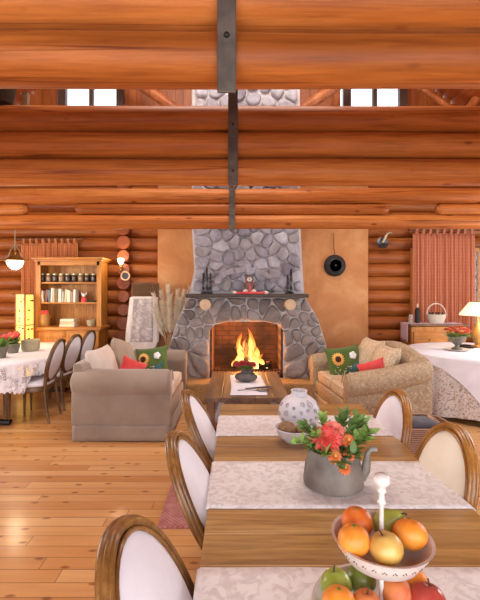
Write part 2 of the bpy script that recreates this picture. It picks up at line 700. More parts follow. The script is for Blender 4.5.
# roof
ce = MB()
for s in (-1, 1):
    a = Vector((s * (XW + 0.4), 0, EAVE - 0.25))
    b = Vector((0, 0, RIDGE + 0.05))
    n = 26
    for j in range(n):
        p, q = a.lerp(b, j / n), a.lerp(b, (j + 1) / n - 0.002)
        ce.add([(p.x, YR - .3, p.z), (q.x, YR - .3, q.z), (q.x, YB + .2, q.z), (p.x, YB + .2, p.z),
                (p.x, YR - .3, p.z + .06), (q.x, YR - .3, q.z + .06), (q.x, YB + .2, q.z + .06), (p.x, YB + .2, p.z + .06)],
               [(0, 1, 2, 3), (4, 5, 6, 7), (0, 1, 5, 4), (2, 3, 7, 6), (1, 2, 6, 5), (0, 3, 7, 4)])
M['roof_board'] = wood('roof_board', '#8a3f16', '#b3591f', '#c66f31', 'y', 6, 0.5, 0.5, 0.05, island=True)
structure(ce.build('ceiling', M['roof_board'], smooth=False))
# rear gable so that the roof is closed
structure(MB().prism([(-XW, 3.5), (XW, 3.5), (0, RIDGE)], YR - .05, YR + .05).build('wall_rear_gable', M['board'], smooth=False))

# plaster panel the fireplace stands against
M['plaster'] = None
m, nt, b = base_mat('ochre_plaster')
v = coords(nt)
n1 = noise_t(nt, v, 1.6, 5, 0.65, 0.6)
col = ramp(nt, n1, [(0.25, C('#a5683a')), (0.5, C('#b97c4a')), (0.75, C('#cb9867'))])
nt.links.new(col, b.inputs['Base Color'])
b.inputs['Roughness'].default_value = 0.8
bump(nt, b, noise_t(nt, v, 18, 4), 0.25, 0.01)
M['plaster'] = m
structure(MB().box((0.455, 6.98, 1.75), (3.56, 0.16, 3.5), 0.03).build('wall_plaster', m))
# column of crossing log ends in the corner
mb = MB()
z = 0.10
rnd = random.Random(3)
while z < 3.6:
    r = 0.108 + rnd.uniform(-.008, .008)
    mb.tube([(-1.885, 7.25, z), (-1.885, 6.86, z), (-1.885, 6.85, z)], [r, r, r * 0.93], 18)
    z += 0.226
structure(mb.build('trim_1', M['log_end'], ang=50))
# window frame behind the patterned curtain
f = MB()
for xx in (3.02, 4.18):
    f.box((xx, 7.02, 1.6), (0.06, 0.06, 1.35))
for zz in (0.95, 2.25):
    f.box((3.6, 7.02, zz), (1.2, 0.06, 0.06))
f.box((3.6, 7.04, 1.6), (0.04, 0.04, 1.3))
w3 = structure(f.build('window_3', M['pine'], smooth=False))
MB().box((3.6, 7.05, 1.6), (1.1, 0.01, 1.3)).build('window_pane', M['pane'], w3, smooth=False)

# ------------------------------------------------------------------ log beams across the hall
BZ = 2.434
rnd = random.Random(11)


def beam_log(parent, d, z, r, x0=-5.15, x1=5.15, seed=0):
    n = 40
    pts, rr = [], []
    for i in range(n + 1):
        t = i / n
        xx = x0 + (x1 - x0) * t
        pts.append((xx, d + 0.012 * noise.noise((xx * .6, seed * 3.1, 0)), z + 0.010 * noise.noise((xx * .5, seed * 1.7, 5))))
        rr.append(r * (1 + 0.05 * noise.noise((xx * .7, seed * 2.3, 9))))
    if x0 > -5:
        rr[0] *= 0.55
        pts.insert(1, Vector(pts[0]) + Vector((0.05, 0, 0))); rr.insert(1, r * 0.97)
    if x1 < 5:
        rr[-1] *= 0.55
        pts.insert(-1, Vector(pts[-1]) - Vector((0.05, 0, 0))); rr.insert(-1, r * 0.97)
    return MB().tube(pts, rr, 24).build('log', M['log'], parent, ang=55)


b1 = thing('log_beam', 'topmost big orange log beam closest to the viewer, held by a wide iron strap', 'beam', (0, 0, 0))
for i in range(3):
    beam_log(b1, 1.70, (2.522, 2.760, 2.985)[i], (.104, .116, .113)[i], seed=i)
b2 = thing('log_beam', 'brown beam of three stacked logs just under the gable windows', 'beam', (0, 0, 0))
for i in range(3):
    beam_log(b2, 3.5, (2.574, 2.800, 3.020)[i], 0.112, seed=10 + i)
b3 = thing('log_beam', 'bright slim beam of three logs with two notched gaps, crossing in front of the chimney', 'beam', (0, 0, 0))
beam_log(b3, 5.55, 2.488, 0.095, seed=20)
beam_log(b3, 5.55, 2.832, 0.105, seed=22)
for (p0, p1) in ((None, 27), (75, 389), (437, None)):
    x0 = -5.15 if p0 is None else (p0 - 236) * 5.5 / F_PX
    x1 = 5.15 if p1 is None else (p1 - 236) * 5.5 / F_PX
    beam_log(b3, 5.54, 2.656, 0.078, x0, x1, seed=21)
for (b, d, wd, x0, z0, z1) in ((b1, 1.578, 0.073, -0.036, 2.335, 7.55), (b2, 3.375, 0.08, -0.025, 2.43, 7.55), (b3, 5.435, 0.08, -0.053, 2.355, 7.5)):
    MB().box((x0, d, (z0 + z1) / 2), (wd, 0.012, z1 - z0), 0.003).build('iron_strap', M['strap'], b, smooth=False)
    for zz in (BZ + 0.12, BZ + 0.5):
        MB().lathe([(0.0, 0), (0.012, 0.001), (0.010, 0.008), (0.0, 0.010)], 8, M=Matrix.Translation((x0, d - 0.006, zz)) @ Matrix.Rotation(R(90), 4, 'X')).build('bolt', M['iron'], b)

# sloping roof braces seen between the two beams
for i, (p, q, r, lab) in enumerate([
    (at(148, 90, 6.75), at(196, 124, 6.75), 0.085, 'short round roof brace sloping down towards the chimney beside the window with the lace-cloth table under it'),
    (at(334, 88, 6.75), at(292, 116, 6.75), 0.085, 'thick orange roof brace sloping between chimney and the gable window above the plaster wall'),
    (at(424, 90, 6.75), at(462, 116, 6.75), 0.045, 'thin roof strut sloping away from gable window over the patterned curtain'),
    (at(486, 86, 6.75), at(462, 118, 6.75), 0.07, 'pale roof log end leaning in above the tall patterned curtain'),
]):
    dirv = (p - q).normalized()
    p2 = p + dirv * 0.9
    mb = MB().tube([q - dirv * 0.5, q, p, p2], [r, r, r * 1.02, r], 14)
    tag(mb.build('roof_brace', M['pole'], ang=50), ' '.join(lab.split()[:16]), 'roof brace')

# ------------------------------------------------------------------ fireplace
def clip_half(poly, px, pz, nx, nz):
    """keep the side of the line through (px,pz) that lies against the normal"""
    out = []
    n = len(poly)
    for i in range(n):
        a, b = poly[i], poly[(i + 1) % n]
        da = (a[0] - px) * nx + (a[1] - pz) * nz
        db = (b[0] - px) * nx + (b[1] - pz) * nz
        if da <= 0:
            out.append(a)
        if (da < 0 < db) or (db < 0 < da):
            t = da / (da - db)
            out.append((a[0] + (b[0] - a[0]) * t, a[1] + (b[1] - a[1]) * t))
    return out


def inside(poly, x, z):
    s = None
    n = len(poly)
    for i in range(n):
        a, b = poly[i], poly[(i + 1) % n]
        c = (b[0] - a[0]) * (z - a[1]) - (b[1] - a[1]) * (x - a[0])
        if s is None:
            s = c > 0
        elif (c > 0) != s:
            return False
    return True


def centroid(p):
    A = cx = cz = 0
    for i in range(len(p)):
        a, b = p[i], p[(i + 1) % len(p)]
        c = a[0] * b[1] - b[0] * a[1]
        A += c; cx += (a[0] + b[0]) * c; cz += (a[1] + b[1]) * c
    if abs(A) < 1e-9:
        return (p[0][0], p[0][1], 0)
    return (cx / (3 * A), cz / (3 * A), abs(A) / 2)


def stones(mb, region, size, yfront, rnd, gap=0.014, relief=0.05):
    xs = [p[0] for p in region]; zs = [p[1] for p in region]
    pts = []
    tries = 0
    area_ = centroid(region)[2]
    want = max(2, int(area_ / (size * size)))
    while len(pts) < want and tries < 20000:
        tries += 1
        x, z = rnd.uniform(min(xs), max(xs)), rnd.uniform(min(zs), max(zs))
        if inside(region, x, z) and all((x - a) ** 2 + (z - b) ** 2 > (size * (0.62 if tries < 9000 else .4)) ** 2 for a, b in pts):
            pts.append((x, z))
    cells = []
    for it in range(2):
        cells = []
        for i, (x, z) in enumerate(pts):
            c = list(region)
            for j, (u, w) in enumerate(pts):
                if i != j and c:
                    c = clip_half(c, (x + u) / 2, (z + w) / 2, u - x, w - z)
            cells.append(c)
        if it == 0:
            pts = [centroid(c)[:2] if len(c) > 2 else p for c, p in zip(cells, pts)]
    for c in cells:
        if len(c) < 3:
            continue
        cx, cz, ar = centroid(c)
        if ar < 0.0008:
            continue
        # round the corners, draw the rim in from the joint
        p = c
        for _ in range(2):
            q = []
            for i in range(len(p)):
                a, b = p[i], p[(i + 1) % len(p)]
                q += [(a[0] * .78 + b[0] * .22, a[1] * .78 + b[1] * .22), (a[0] * .22 + b[0] * .78, a[1] * .22 + b[1] * .78)]
            p = q
        n = len(p)
        rad = math.sqrt(ar / PI)
        h = relief * rnd.uniform(.7, 1.25)
        tx, tz = rnd.uniform(-.25, .25), rnd.uniform(-.25, .25)
        vs, fs = [], []
        sd = rnd.random() * 50
        rings = [(1 - gap / rad, -0.01), (1 - gap / rad * 1.1, h * .45), (1 - gap / rad - .10, h * .85), (.6, h), (.3, h * 1.04)]
        for (s_, d) in rings:
            for (x, z) in p:
                X, Z = cx + (x - cx) * s_, cz + (z - cz) * s_
                k = noise.noise((X * 9, sd, Z * 9)) * .012 + ((X - cx) * tx + (Z - cz) * tz) * (1 if d > 0 else 0) * .5
                vs.append((X, yfront - d - (k if d > 0 else 0), Z))
        vs.append((cx, yfront - h * 1.04, cz))
        for r_ in range(len(rings) - 1):
            for i in range(n):
                j = (i + 1) % n
                fs.append((r_ * n + i, r_ * n + j, (r_ + 1) * n + j, (r_ + 1) * n + i))
        o = (len(rings) - 1) * n
        for i in range(n):
            fs.append((o + i, o + (i + 1) % n, len(vs) - 1))
        mb.add(vs, fs)


def stone_mat(name, cols, dark=0.6):
    m, nt, b = base_mat(name)
    g = N(nt, 'ShaderNodeNewGeometry')
    k = len(cols)
    col = ramp(nt, g.outputs['Random Per Island'], [(i / (k - 1), C(c)) for i, c in enumerate(cols)])
    v = coords(nt)
    n1 = noise_t(nt, v, 14, 6, 0.7)
    col = mix(nt, 0.8, col, ramp(nt, n1, [(0.3, (dark, dark, dark)), (0.68, (1.15, 1.15, 1.15))]), 'MULTIPLY')
    n2 = noise_t(nt, v, 5, 3)
    col = mix(nt, 0.3, col, ramp(nt, n2, [(0.45, C('#8d7f78')), (0.6, C('#c9c4c8'))]), 'OVERLAY')
    nt.links.new(col, b.inputs['Base Color'])
    b.inputs['Roughness'].default_value = 0.8
    bump(nt, b, n1, 0.5, 0.02)
    return m


M['stone_grey'] = stone_mat('grey_fieldstone', ['#9a959b', '#b2adb4', '#86808a', '#bdb9c0', '#a09a9a', '#b3aeb4'], .62)
M['stone_brown'] = stone_mat('brown_fieldstone', ['#83766f', '#9c918b', '#726660', '#a89e99', '#8b7f78', '#938a87'], .6)
M['mortar'] = plain('pale_mortar', '#c2b9b6', 0.9, 0.14, 20, bmp=.5)
M['brick'] = None
m, nt, b = base_mat('firebox_brick')
v = coords(nt, (1, 1, 1), rot=(R(90), 0, 0))
br = N(nt, 'ShaderNodeTexBrick')
br.inputs['Color1'].default_value = C('#6b4430')
br.inputs['Color2'].default_value = C('#7f5338')
br.inputs['Mortar'].default_value = C('#4b3226')
br.inputs['Scale'].default_value = 1
br.inputs['Brick Width'].default_value = .22
br.inputs['Row Height'].default_value = .075
br.inputs['Mortar Size'].default_value = .006
nt.links.new(v, br.inputs['Vector'])
sn = noise_t(nt, coords(nt), 3, 4)
nt.links.new(mix(nt, ramp(nt, sn, [(0.4, (0, 0, 0)), (0.65, (.8, .8, .8))]), br.outputs['Color'], C('#2d201a')), b.inputs['Base Color'])
b.inputs['Roughness'].default_value = .9
M['brick'] = m
M['hearth'] = wood('hearth_sandstone', '#8d6a43', '#ab8557', '#bd9a6d', 'x', 8, .8, 0, .4, spec=.2)

YF = 6.0
fp = thing('fireplace', 'big fieldstone fireplace with tall chimney, dark mantel shelf and open firebox', 'fireplace', (0, 0, 0))
OX0, OX1, OZ0, OZ1 = -.385, .69, .30, 1.07
up = [(-.69, 1.50), (1.0, 1.50), (.975, 1.85), (.945, 2.45), (.93, 4.75), (-.64, 4.75), (-.645, 2.45), (-.61, 1.85)]
left = [(-.985, .28), (OX0, .28), (OX0, .98), (-.30, 1.06), (-.45, 1.42), (-.70, 1.45), (-.86, 1.12), (-.985, .72)]
right = [(OX1, .28), (1.32, .28), (1.32, .76), (1.20, 1.14), (1.02, 1.45), (.80, 1.42), (.61, 1.06), (OX1, .98)]
lint = [(-.30, 1.06), (-.12, 1.10), (.43, 1.10), (.61, 1.06), (.80, 1.42), (1.02, 1.46), (-.70, 1.46), (-.45, 1.42)]
body = MB()
body.prism(up, YF, 6.895)
body.prism(left, YF, 6.895)
body.prism(right, YF, 6.895)
body.prism([(-.30, 1.06), (-.12, 1.10), (.43, 1.10), (.61, 1.06), (.80, 1.42), (1.02, 1.5), (-.70, 1.5), (-.45, 1.42)], YF, 6.895)
body.build('mortar_body', M['mortar'], fp, smooth=False)
rnd = random.Random(5)
u1 = [(-.63, 1.54), (.97, 1.54), (.945, 1.85), (.915, 2.45), (.90, 3.2), (-.61, 3.2), (-.615, 2.45), (-.60, 1.85)]
u2 = [(.90, 3.2), (.90, 4.7), (-.60, 4.7), (-.61, 3.2)]
sm = MB()
# eyebrow arch of stones above the mantel
arc = []
for i in range(8):
    t0, t1 = PI * (1 - i / 8), PI * (1 - (i + 1) / 8)
    def ar(t, k):
        return (.13 + (.36 + k) * math.cos(t), 1.66 + (.16 + k) * math.sin(t))
    q = [ar(t0, 0), ar(t1, 0), ar(t1, .085), ar(t0, .085)]
    n = len(q)
    cx, cz, _ = centroid(q)
    arc.append(q)
stones(sm, u1, .172, YF, rnd, .004, .055)
stones(sm, u2, .20, YF, rnd, .012, .05)
sm.build('chimney_stones', M['stone_grey'], fp, ang=60)
am = MB()
for q in arc:
    c = centroid(q)
    s_ = [(c[0] + (x - c[0]) * 1.0, c[1] + (z - c[1]) * 1.0) for x, z in q]
    am.prism([(c[0] + (x - c[0]) * .94, c[1] + (z - c[1]) * .94) for x, z in s_], YF - .085, YF)
am.build('stone_arch', M['stone_grey'], fp, smooth=False)
sm = MB()
for reg in (left, right):
    stones(sm, reg, .175, YF, rnd, .009, .055)
# lintel cut into arch stones
stones(sm, [(-.30, 1.06), (-.12, 1.10), (.155, 1.10), (.155, 1.45), (-.68, 1.45), (-.45, 1.42)], .175, YF, rnd, .009, .055)
stones(sm, [(.155, 1.10), (.43, 1.10), (.61, 1.06), (.80, 1.42), (1.0, 1.45), (.155, 1.45)], .175, YF, rnd, .009, .055)
sm.build('pier_stones', M['stone_brown'], fp, ang=60)
# firebox lining
fb = MB()
fb.box(((OX0 + OX1) / 2, 6.70, .7), (OX1 - OX0 + .1, .06, .9))
fb.box((OX0 + .015, 6.36, .7), (.04, .7, .84))
fb.box((OX1 - .015, 6.36, .7), (.04, .7, .84))
fb.box(((OX0 + OX1) / 2, 6.36, .31), (OX1 - OX0, .7, .06))
fb.box(((OX0 + OX1) / 2, 6.38, 1.13), (OX1 - OX0 - .1, .6, .04))
fb.build('firebox_lining', M['brick'], fp, smooth=False)
MB().box((.17, 5.835, .14), (2.5, .45, .28), .02).build('hearth', M['hearth'], fp)
mt = MB().box((.155, 5.87, 1.485), (1.72, .34, .05), .012)
mt.build('mantel', M['mantel'], fp)
M['cut_wood'] = plain('cut_wood', '#d2b18d', .7, .15, 14)
for px in (205, 290.5):
    c = at(px, 304.5, 5.78)
    bk = MB().tube([(c.x, 5.78, c.z), (c.x, 6.02, c.z)], .078, 20)
    bk.build('log_bracket', M['cut_wood'], fp, ang=50)
gr = MB()
for i in range(26):
    xx = OX0 + .03 + (OX1 - OX0 - .06) * i / 25
    gr.tube([(xx, 6.03, .33), (xx, 6.03, .395), (xx, 6.02, .41)], .006, 6)
gr.tube([(OX0 + .02, 6.03, .345), (OX1 - .02, 6.03, .345)], .009, 8)
gr.tube([(OX0 + .02, 6.03, .385), (OX1 - .02, 6.03, .385)], .007, 8)
gr.build('fender', M['iron'], fp)

# burning logs and flames
M['char'] = wood('charred_wood', '#15100e', '#2b1e18', '#4b3325', 'x', 9, .9, 0, .2)
logs = [((-.05, 6.25, .40), (.50, 6.33, .40), .055, 'charred firewood log lying flat along the firebox floor'),
        ((.02, 6.42, .41), (.55, 6.38, .42), .05, 'charred firewood log behind the flat one at the back of the fire'),
        ((-.02, 6.30, .70), (.24, 6.34, .46), .04, 'firewood stick leaning steeply in front of the flames'),
        ((.15, 6.22, .46), (.16, 6.36, .74), .035, 'dark firewood stick standing almost upright amid the flames')]
for (a, b_, r, lab) in logs:
    a, b_ = Vector(a), Vector(b_)
    mb = MB().tube([a, a.lerp(b_, .03), a.lerp(b_, .5) + Vector((0, 0, .01)), a.lerp(b_, .97), b_], [r * .8, r, r * .95, r, r * .75], 10)
    tag(mb.build('firewood_log', M['char']), lab, 'log', 'burning logs in the firebox')
m, nt, b = base_mat('flame')
tc = N(nt, 'ShaderNodeTexCoord')
sp = N(nt, 'ShaderNodeSeparateXYZ')
nt.links.new(tc.outputs['Generated'], sp.inputs[0])
col = ramp(nt, sp.outputs['Z'], [(0, C('#ffd98a')), (.35, C('#ffc060')), (.75, C('#ff8420')), (1, C('#e2520a'))])
b.inputs['Base Color'].default_value = (0, 0, 0, 1)
nt.links.new(col, b.inputs['Emission Color'])
st = ramp(nt, sp.outputs['Z'], [(0, (1, 1, 1)), (.6, (.6, .6, .6)), (1, (.25, .25, .25))])
mm = N(nt, 'ShaderNodeMath', operation='MULTIPLY')
mm.inputs[1].default_value = 3.2
nt.links.new(st, mm.inputs[0])
nt.links.new(mm.outputs[0], b.inputs['Emission Strength'])
nz = noise_t(nt, coords(nt, (5, 5, 2.2)), 2.5, 3)
al = ramp(nt, nz, [(.30, (.35, .35, .35)), (.5, (1, 1, 1))])
nt.links.new(al, b.inputs['Alpha'])
M['flame'] = m
fire = thing('fire', 'bright yellow and orange flames burning in the stone firebox', 'fire', (.17, 6.3, .40))
rnd = random.Random(8)
tongues = [(-.09, 0, .55, .07), (.06, .01, .62, .085), (.0, .05, .44, .07), (-.14, .02, .32, .05), (.14, .03, .45, .065),
           (.23, 0, .22, .05), (-.03, -.04, .30, .06), (.13, -.05, .33, .06), (-.20, .02, .15, .04), (.30, .01, .10, .035)]
for (x, y, h, w) in tongues:
    ph = rnd.random() * 6
    pts, rr = [], []
    for i in range(15):
        t = i / 14
        pts.append((x + .05 * t * math.sin(ph + t * 5) + .015 * math.sin(ph * 3 + t * 11) * t, y + .02 * math.cos(ph + 4 * t), h * t - .03))
        rr.append(max(.002, .86 * w * (.55 + 1.0 * t) * (1 - t) ** .85 * 1.25 * (1 + .18 * math.sin(ph + t * 14))))
    MB().tube(pts, rr, 12, sq=(1, .55), up=(1, 0, 0)).build('flame_tongue', M['flame'], fire, ang=80)
point('fire_light', (.17, 6.15, .72), 42, (1.0, .45, .14), .14)

# ---- on the mantel
MZ = 1.511
d0 = thing('seated_doll', 'little grey furry doll in a red and white outfit sitting on the mantel', 'doll', ((250 - 236) * 5.85 / F_PX - .01, 5.84, MZ))
M['fur'] = plain('grey_fur', '#6d5f5a', .95, .35, 40, bmp=1.0, bscale=90)
M['pale_fur'] = plain('pale_fur', '#d8c3b8', .95, .15, 30, bmp=.8, bscale=90)
MB().lathe([(0, 0), (.075, .0), (.085, .04), (.07, .11), (.045, .16), (0, .17)], 16).build('body', M['fur'], d0)
hd = MB().ball((0, 0, .215), (.062, .055, .06), 14, 10)
hd.ball((-.05, 0, .262), (.024, .015, .024), 8, 6).ball((.05, 0, .262), (.024, .015, .024), 8, 6)
hb = hd.build('head', M['fur'], d0)
MB().ball((0, -.045, .205), (.036, .022, .034), 10, 8).build('muzzle', M['pale_fur'], hb)
MB().ball((-.022, -.052, .235), .007, 6, 5).ball((.022, -.052, .235), .007, 6, 5).ball((0, -.068, .21), .009, 6, 5).build('eyes_and_nose', M['black'], hb)
MB().tube([(-.05, 0, .155), (0, -.03, .145), (.05, 0, .155), (0, .04, .15)], .016, 8, closed=True).tube([(.0, -.06, .14), (.01, -.085, .09), (.0, -.09, .04)], .014, 8).build('scarf', M['red'], d0)
for s in (-1, 1):
    MB().tube([(s * .06, -.02, .14), (s * .095, -.05, .09), (s * .06, -.085, .06)], [.022, .022, .018], 8).build('arm', M['fur'], d0)
    MB().tube([(s * .03, -.04, .03), (s * .06, -.09, .035), (s * .07, -.105, .05)], [.03, .03, .026], 8).build('leg', M['pale_fur'], d0)
st = thing('mantel_stocking', 'long red cloth with white tufts lying along the mantel edge under the doll', 'stocking', ((249 - 236) * 5.74 / F_PX + .02, 5.74, MZ))
MB().box((0, 0, .016), (.40, .07, .03), .012).build('cloth', M['red'], st)
for s in (-1, 1):
    MB().ball((s * .22, 0, .02), (.032, .034, .024), 10, 8).build('white_tuft', M['pale_fur'], st)
M['sprig'] = plain('dark_sprig', '#3d3a2c', .7, .3, 20)
gs = MB()
for i in range(18):
    a = rnd.uniform(0, 6.28)
    gs.leaf((0, 0, .01), (math.cos(a), math.sin(a) * .4, .7), (0, 0, 1), rnd.uniform(.04, .09), .015)
tag(gs.build('dried_sprig', M['sprig'], loc=((272 - 236) * 5.8 / F_PX, 5.82, MZ)), 'small dark dried sprig on the mantel beside the red cloth', 'dried sprig')
M['pewter'] = plain('pewter', '#4e4a4c', .35, .25, 14, .8)


def candlestick(px, h, lab, fat=1):
    t = thing('candlestick', lab, 'candlestick', ((px - 236) * 5.9 / F_PX, 5.88, MZ), 0, 'dark metal candlesticks on the mantel')
    MB().lathe([(0, 0), (.036 * fat, 0), (.038 * fat, .012), (.018, .03), (.014, .06), (.022, .08), (.013, .1), (.013, h * .55), (.024, h * .6), (.024, h * .64), (0, h * .65)], 16).build('stem', M['pewter'], t)
    MB().lathe([(0, h * .64), (.014, h * .64), (.013, h * .97), (.004, h), (0, h)], 12).build('candle', M['black'], t)


candlestick(203.5, .30, 'slim dark candlestick closest to the dried plumes, outer of three standing together on the mantel')
candlestick(207, .38, 'tallest dark candlestick of the three standing close together on the mantel')
candlestick(210.5, .30, 'slim dark candlestick of the close three, the one nearest the doll')
candlestick(291, .36, 'lone tall dark candlestick at the mantel end next to the hanging black pan', 1.1)
candlestick(287.5, .27, 'short dark candlestick beside the lone tall one near the mantel end', .9)

# ------------------------------------------------------------------ oval-back dining chairs
def make_chair(label, woodm, padm, loc, rz, group, slope=26, wide=.205, tall=.250):
    t = thing('dining_chair', label, 'chair', loc, rz, group)
    ta = math.tan(R(slope))
    zc = .712

    def bp(y, z, off=0):
        return Vector((-.205 - (z - .48) * ta + off, y, z))
    ring = [bp(wide * math.cos(a), zc + tall * math.sin(a)) for a in [2 * PI * i / 40 for i in range(40)]]
    f = MB().tube(ring, .0195, 10, closed=True, sq=(.8, 1.0), up=(1, 0, 0))
    for off in (.015, -.015):
        rg = [bp(wide * 1.03 * math.cos(a), zc + tall * 1.03 * math.sin(a), off) for a in [2 * PI * i / 40 for i in range(40)]]
        f.tube(rg, .009, 6, closed=True)
        rg = [bp(wide * .945 * math.cos(a), zc + tall * .945 * math.sin(a), off) for a in [2 * PI * i / 40 for i in range(40)]]
        f.tube(rg, .007, 6, closed=True)
    f.build('back_frame', woodm, t, ang=60)
    p = MB()
    for sgn in (1, -1):
        vs, fs = [], []
        nr, ns = 6, 32
        for i in range(nr + 1):
            q = (i / nr)
            th = .012 + .026 * math.sqrt(max(0, 1 - (q) ** 2.4))
            for k in range(ns):
                a = 2 * PI * k / ns
                vs.append(bp(wide * .92 * q * math.cos(a), zc + tall * .92 * q * math.sin(a), sgn * th))
        for i in range(nr):
            for k in range(ns):
                l = (k + 1) % ns
                fs.append((i * ns + k, i * ns + l, (i + 1) * ns + l, (i + 1) * ns + k))
        p.add(vs, fs)
    p.build('back_pad', padm, t, ang=70)
    # seat
    def seat_fn(z, k):
        out = []
        for i in range(28):
            a = 2 * PI * i / 28
            c, s_ = math.cos(a), math.sin(a)
            e = .62
            x = .235 * k * math.copysign(abs(c) ** e, c)
            y = .24 * k * math.copysign(abs(s_) ** e, s_) * (1 + .08 * (x / .235))
            out.append(Vector((x, y, z)))
        return out
    def stack(rows):
        mb = MB()
        vs = [v for (z, k) in rows for v in seat_fn(z, k)]
        fs = []
        for r_ in range(len(rows) - 1):
            for i in range(28):
                j = (i + 1) % 28
                fs.append((r_ * 28 + i, r_ * 28 + j, (r_ + 1) * 28 + j, (r_ + 1) * 28 + i))
        fs.append(tuple(reversed(range(28))))
        fs.append(tuple((len(rows) - 1) * 28 + i for i in range(28)))
        return mb.add(vs, fs)
    stack([(.37, .94), (.38, .98), (.425, .98), (.435, .95)]).build('seat_rail', woodm, t)
    stack([(.433, .93), (.445, .965), (.465, .955), (.48, .88), (.488, .6), (.49, .2)]).build('seat', padm, t, ang=60)
    for s in (-1, 1):
        MB().tube([(-.205, s * .15, .40), bp(s * .15, .50), bp(s * .145, .535)], [.022, .02, .018], 8).build('back_post', woodm, t)
        prof = [(0, 0), (.011, 0), (.013, .01), (.012, .03), (.022, .33), (.025, .345), (.019, .355), (.027, .37), (.027, .40), (0, .405)]
        MB().lathe(prof, 12, (.185, s * .195, 0)).build('leg', woodm, t)
        MB().tube([(-.27, s * .185, 0), (-.235, s * .18, .16), (-.205, s * .175, .40)], [.014, .018, .023], 8).build('leg', woodm, t)
    return t


GL = 'oval-back chairs along the long dining table'
make_chair('oval-back chair with white pad nearest the fruit stand, cut off at the picture bottom', M['chairwood'], M['linen'], (.135, 1.005, 0), R(-5), GL)
make_chair('brown oval-back chair beside the middle table runner, between the other two on its table side', M['chairwood'], M['linen'], (.176, 1.70, 0), R(-2), GL)
make_chair('brown oval-back chair closest to the tan sofa, at the far table runner', M['chairwood'], M['linen'], (.140, 2.42, 0), R(-2), GL)
make_chair('golden oval-back chair with white pad in front of the floral sofa arm', M['chairwood_gold'], M['linen'], (.636, 2.42, 0), R(183), GL, slope=15)
make_chair('golden oval-back chair with cream pad beside the wicker log basket', M['chairwood_gold'], M['cream_linen'], (.636, 1.80, 0), R(183), GL, slope=15)
GD = 'oval-back chairs along the lace-covered table'
make_chair('dark-framed oval-back chair at the near end of the lace-covered table', M['chairwood_dark'], M['linen'], (-2.47, 4.98, 0), R(183), GD, slope=15)
make_chair('dark-framed oval-back chair in the middle of the row at the lace-covered table', M['chairwood_dark'], M['linen'], (-2.47, 5.53, 0), R(174), GD, slope=15)
make_chair('dark-framed oval-back chair at the lace-covered table standing right in front of the bookcase', M['chairwood_dark'], M['linen'], (-2.47, 6.08, 0), R(174), GD, slope=15)

# ------------------------------------------------------------------ long dining table
TX0, TX1, TY0, TY1, TZ = -.108, .895, .45, 2.96, .75
dt = thing('dining_table', 'long brown plank dining table laid with white runners', 'table', ((TX0 + TX1) / 2, (TY0 + TY1) / 2, 0))
hw, hl = (TX1 - TX0) / 2, (TY1 - TY0) / 2
tp = MB()
npl = 16
for i in range(npl):
    w = 2 * hl / npl
    tp.box((0, -hl + w * (i + .5), TZ - .02), (2 * hw, w - .0006, .04), .0008)
tp.build('tabletop', M['table'], dt, smooth=False)
ap = MB()
for s in (-1, 1):
    ap.box((s * (hw - .1), 0, .665), (.025, 2 * hl - .25, .09))
    ap.box((0, s * (hl - .12), .665), (2 * hw - .2, .025, .09))
ap.build('apron', M['table_leg'], dt, smooth=False)
for sx in (-1, 1):
    for sy in (-1, 1):
        MB().lathe([(0, 0), (.03, 0), (.036, .04), (.04, .5), (.045, .53), (.036, .56), (.045, .6), (.045, .71), (0, .712)], 14,
                   (sx * (hw - .1), sy * (hl - .12), 0)).build('leg', M['table_leg'], dt)

m, nt, b = base_mat('damask_runner')
v = coords(nt)
n1 = noise_t(nt, v, 24, 2, .5, 1.4)
n2 = voro(nt, v, 34, 'SMOOTH_F1')
pat = mix(nt, .5, ramp(nt, n1, [(.42, (0, 0, 0)), (.56, (1, 1, 1))]), ramp(nt, n2, [(.25, (1, 1, 1)), (.5, (0, 0, 0))]), 'SCREEN')
nt.links.new(mix(nt, pat, C('#cfc3c1'), C('#e4dcd9')), b.inputs['Base Color'])
b.inputs['Roughness'].default_value = .75
b.inputs['Sheen Weight'].default_value = .15
bump(nt, b, pat, .15, .002)
M['damask'] = m


def runner(d0, d1, lab, seed):
    w, yc = d1 - d0, (d0 + d1) / 2
    hang = .13
    path = [(TX0 - .014, TZ - hang)]
    for k in range(5):
        path.append((TX0 - .014 + .003 * k, TZ - hang + (hang - .012) * (k + 1) / 5.5))
    path += [(TX0 - .006, TZ - .002), (TX0 + .004, TZ + .004)]
    for k in range(1, 20):
        path.append((TX0 + (TX1 - TX0) * k / 20, TZ + .0035))
    path += [(TX1 - .004, TZ + .004), (TX1 + .006, TZ - .002)]
    for k in range(5):
        path.append((TX1 + .010 + .001 * k, TZ - .025 - (hang - .02) * k / 4))

    def fn(u, vv):
        x, z = path[int(round(u * (len(path) - 1)))]
        y = (vv - .5) * w
        low = max(0, TZ - .01 - z)
        return (x + low * .06 * math.sin(vv * 9 + seed), y * (1 - .06 * low / .13) + .004 * noise.noise((x * 4, seed, 0)), z)
    o = MB().grid(fn, len(path), 14).build('table_runner', M['damask'], loc=(0, yc, 0), ang=80, solid=.003)
    return tag(o, lab, 'table runner', 'white damask runners across the dining table')


runner(.72, 1.215, 'white damask runner under the two-tier fruit stand', 1)
runner(1.545, 1.965, 'white damask runner under the grey flower pot', 2)
runner(2.31, 2.675, 'white damask runner under the round white vase at the far table end', 3)

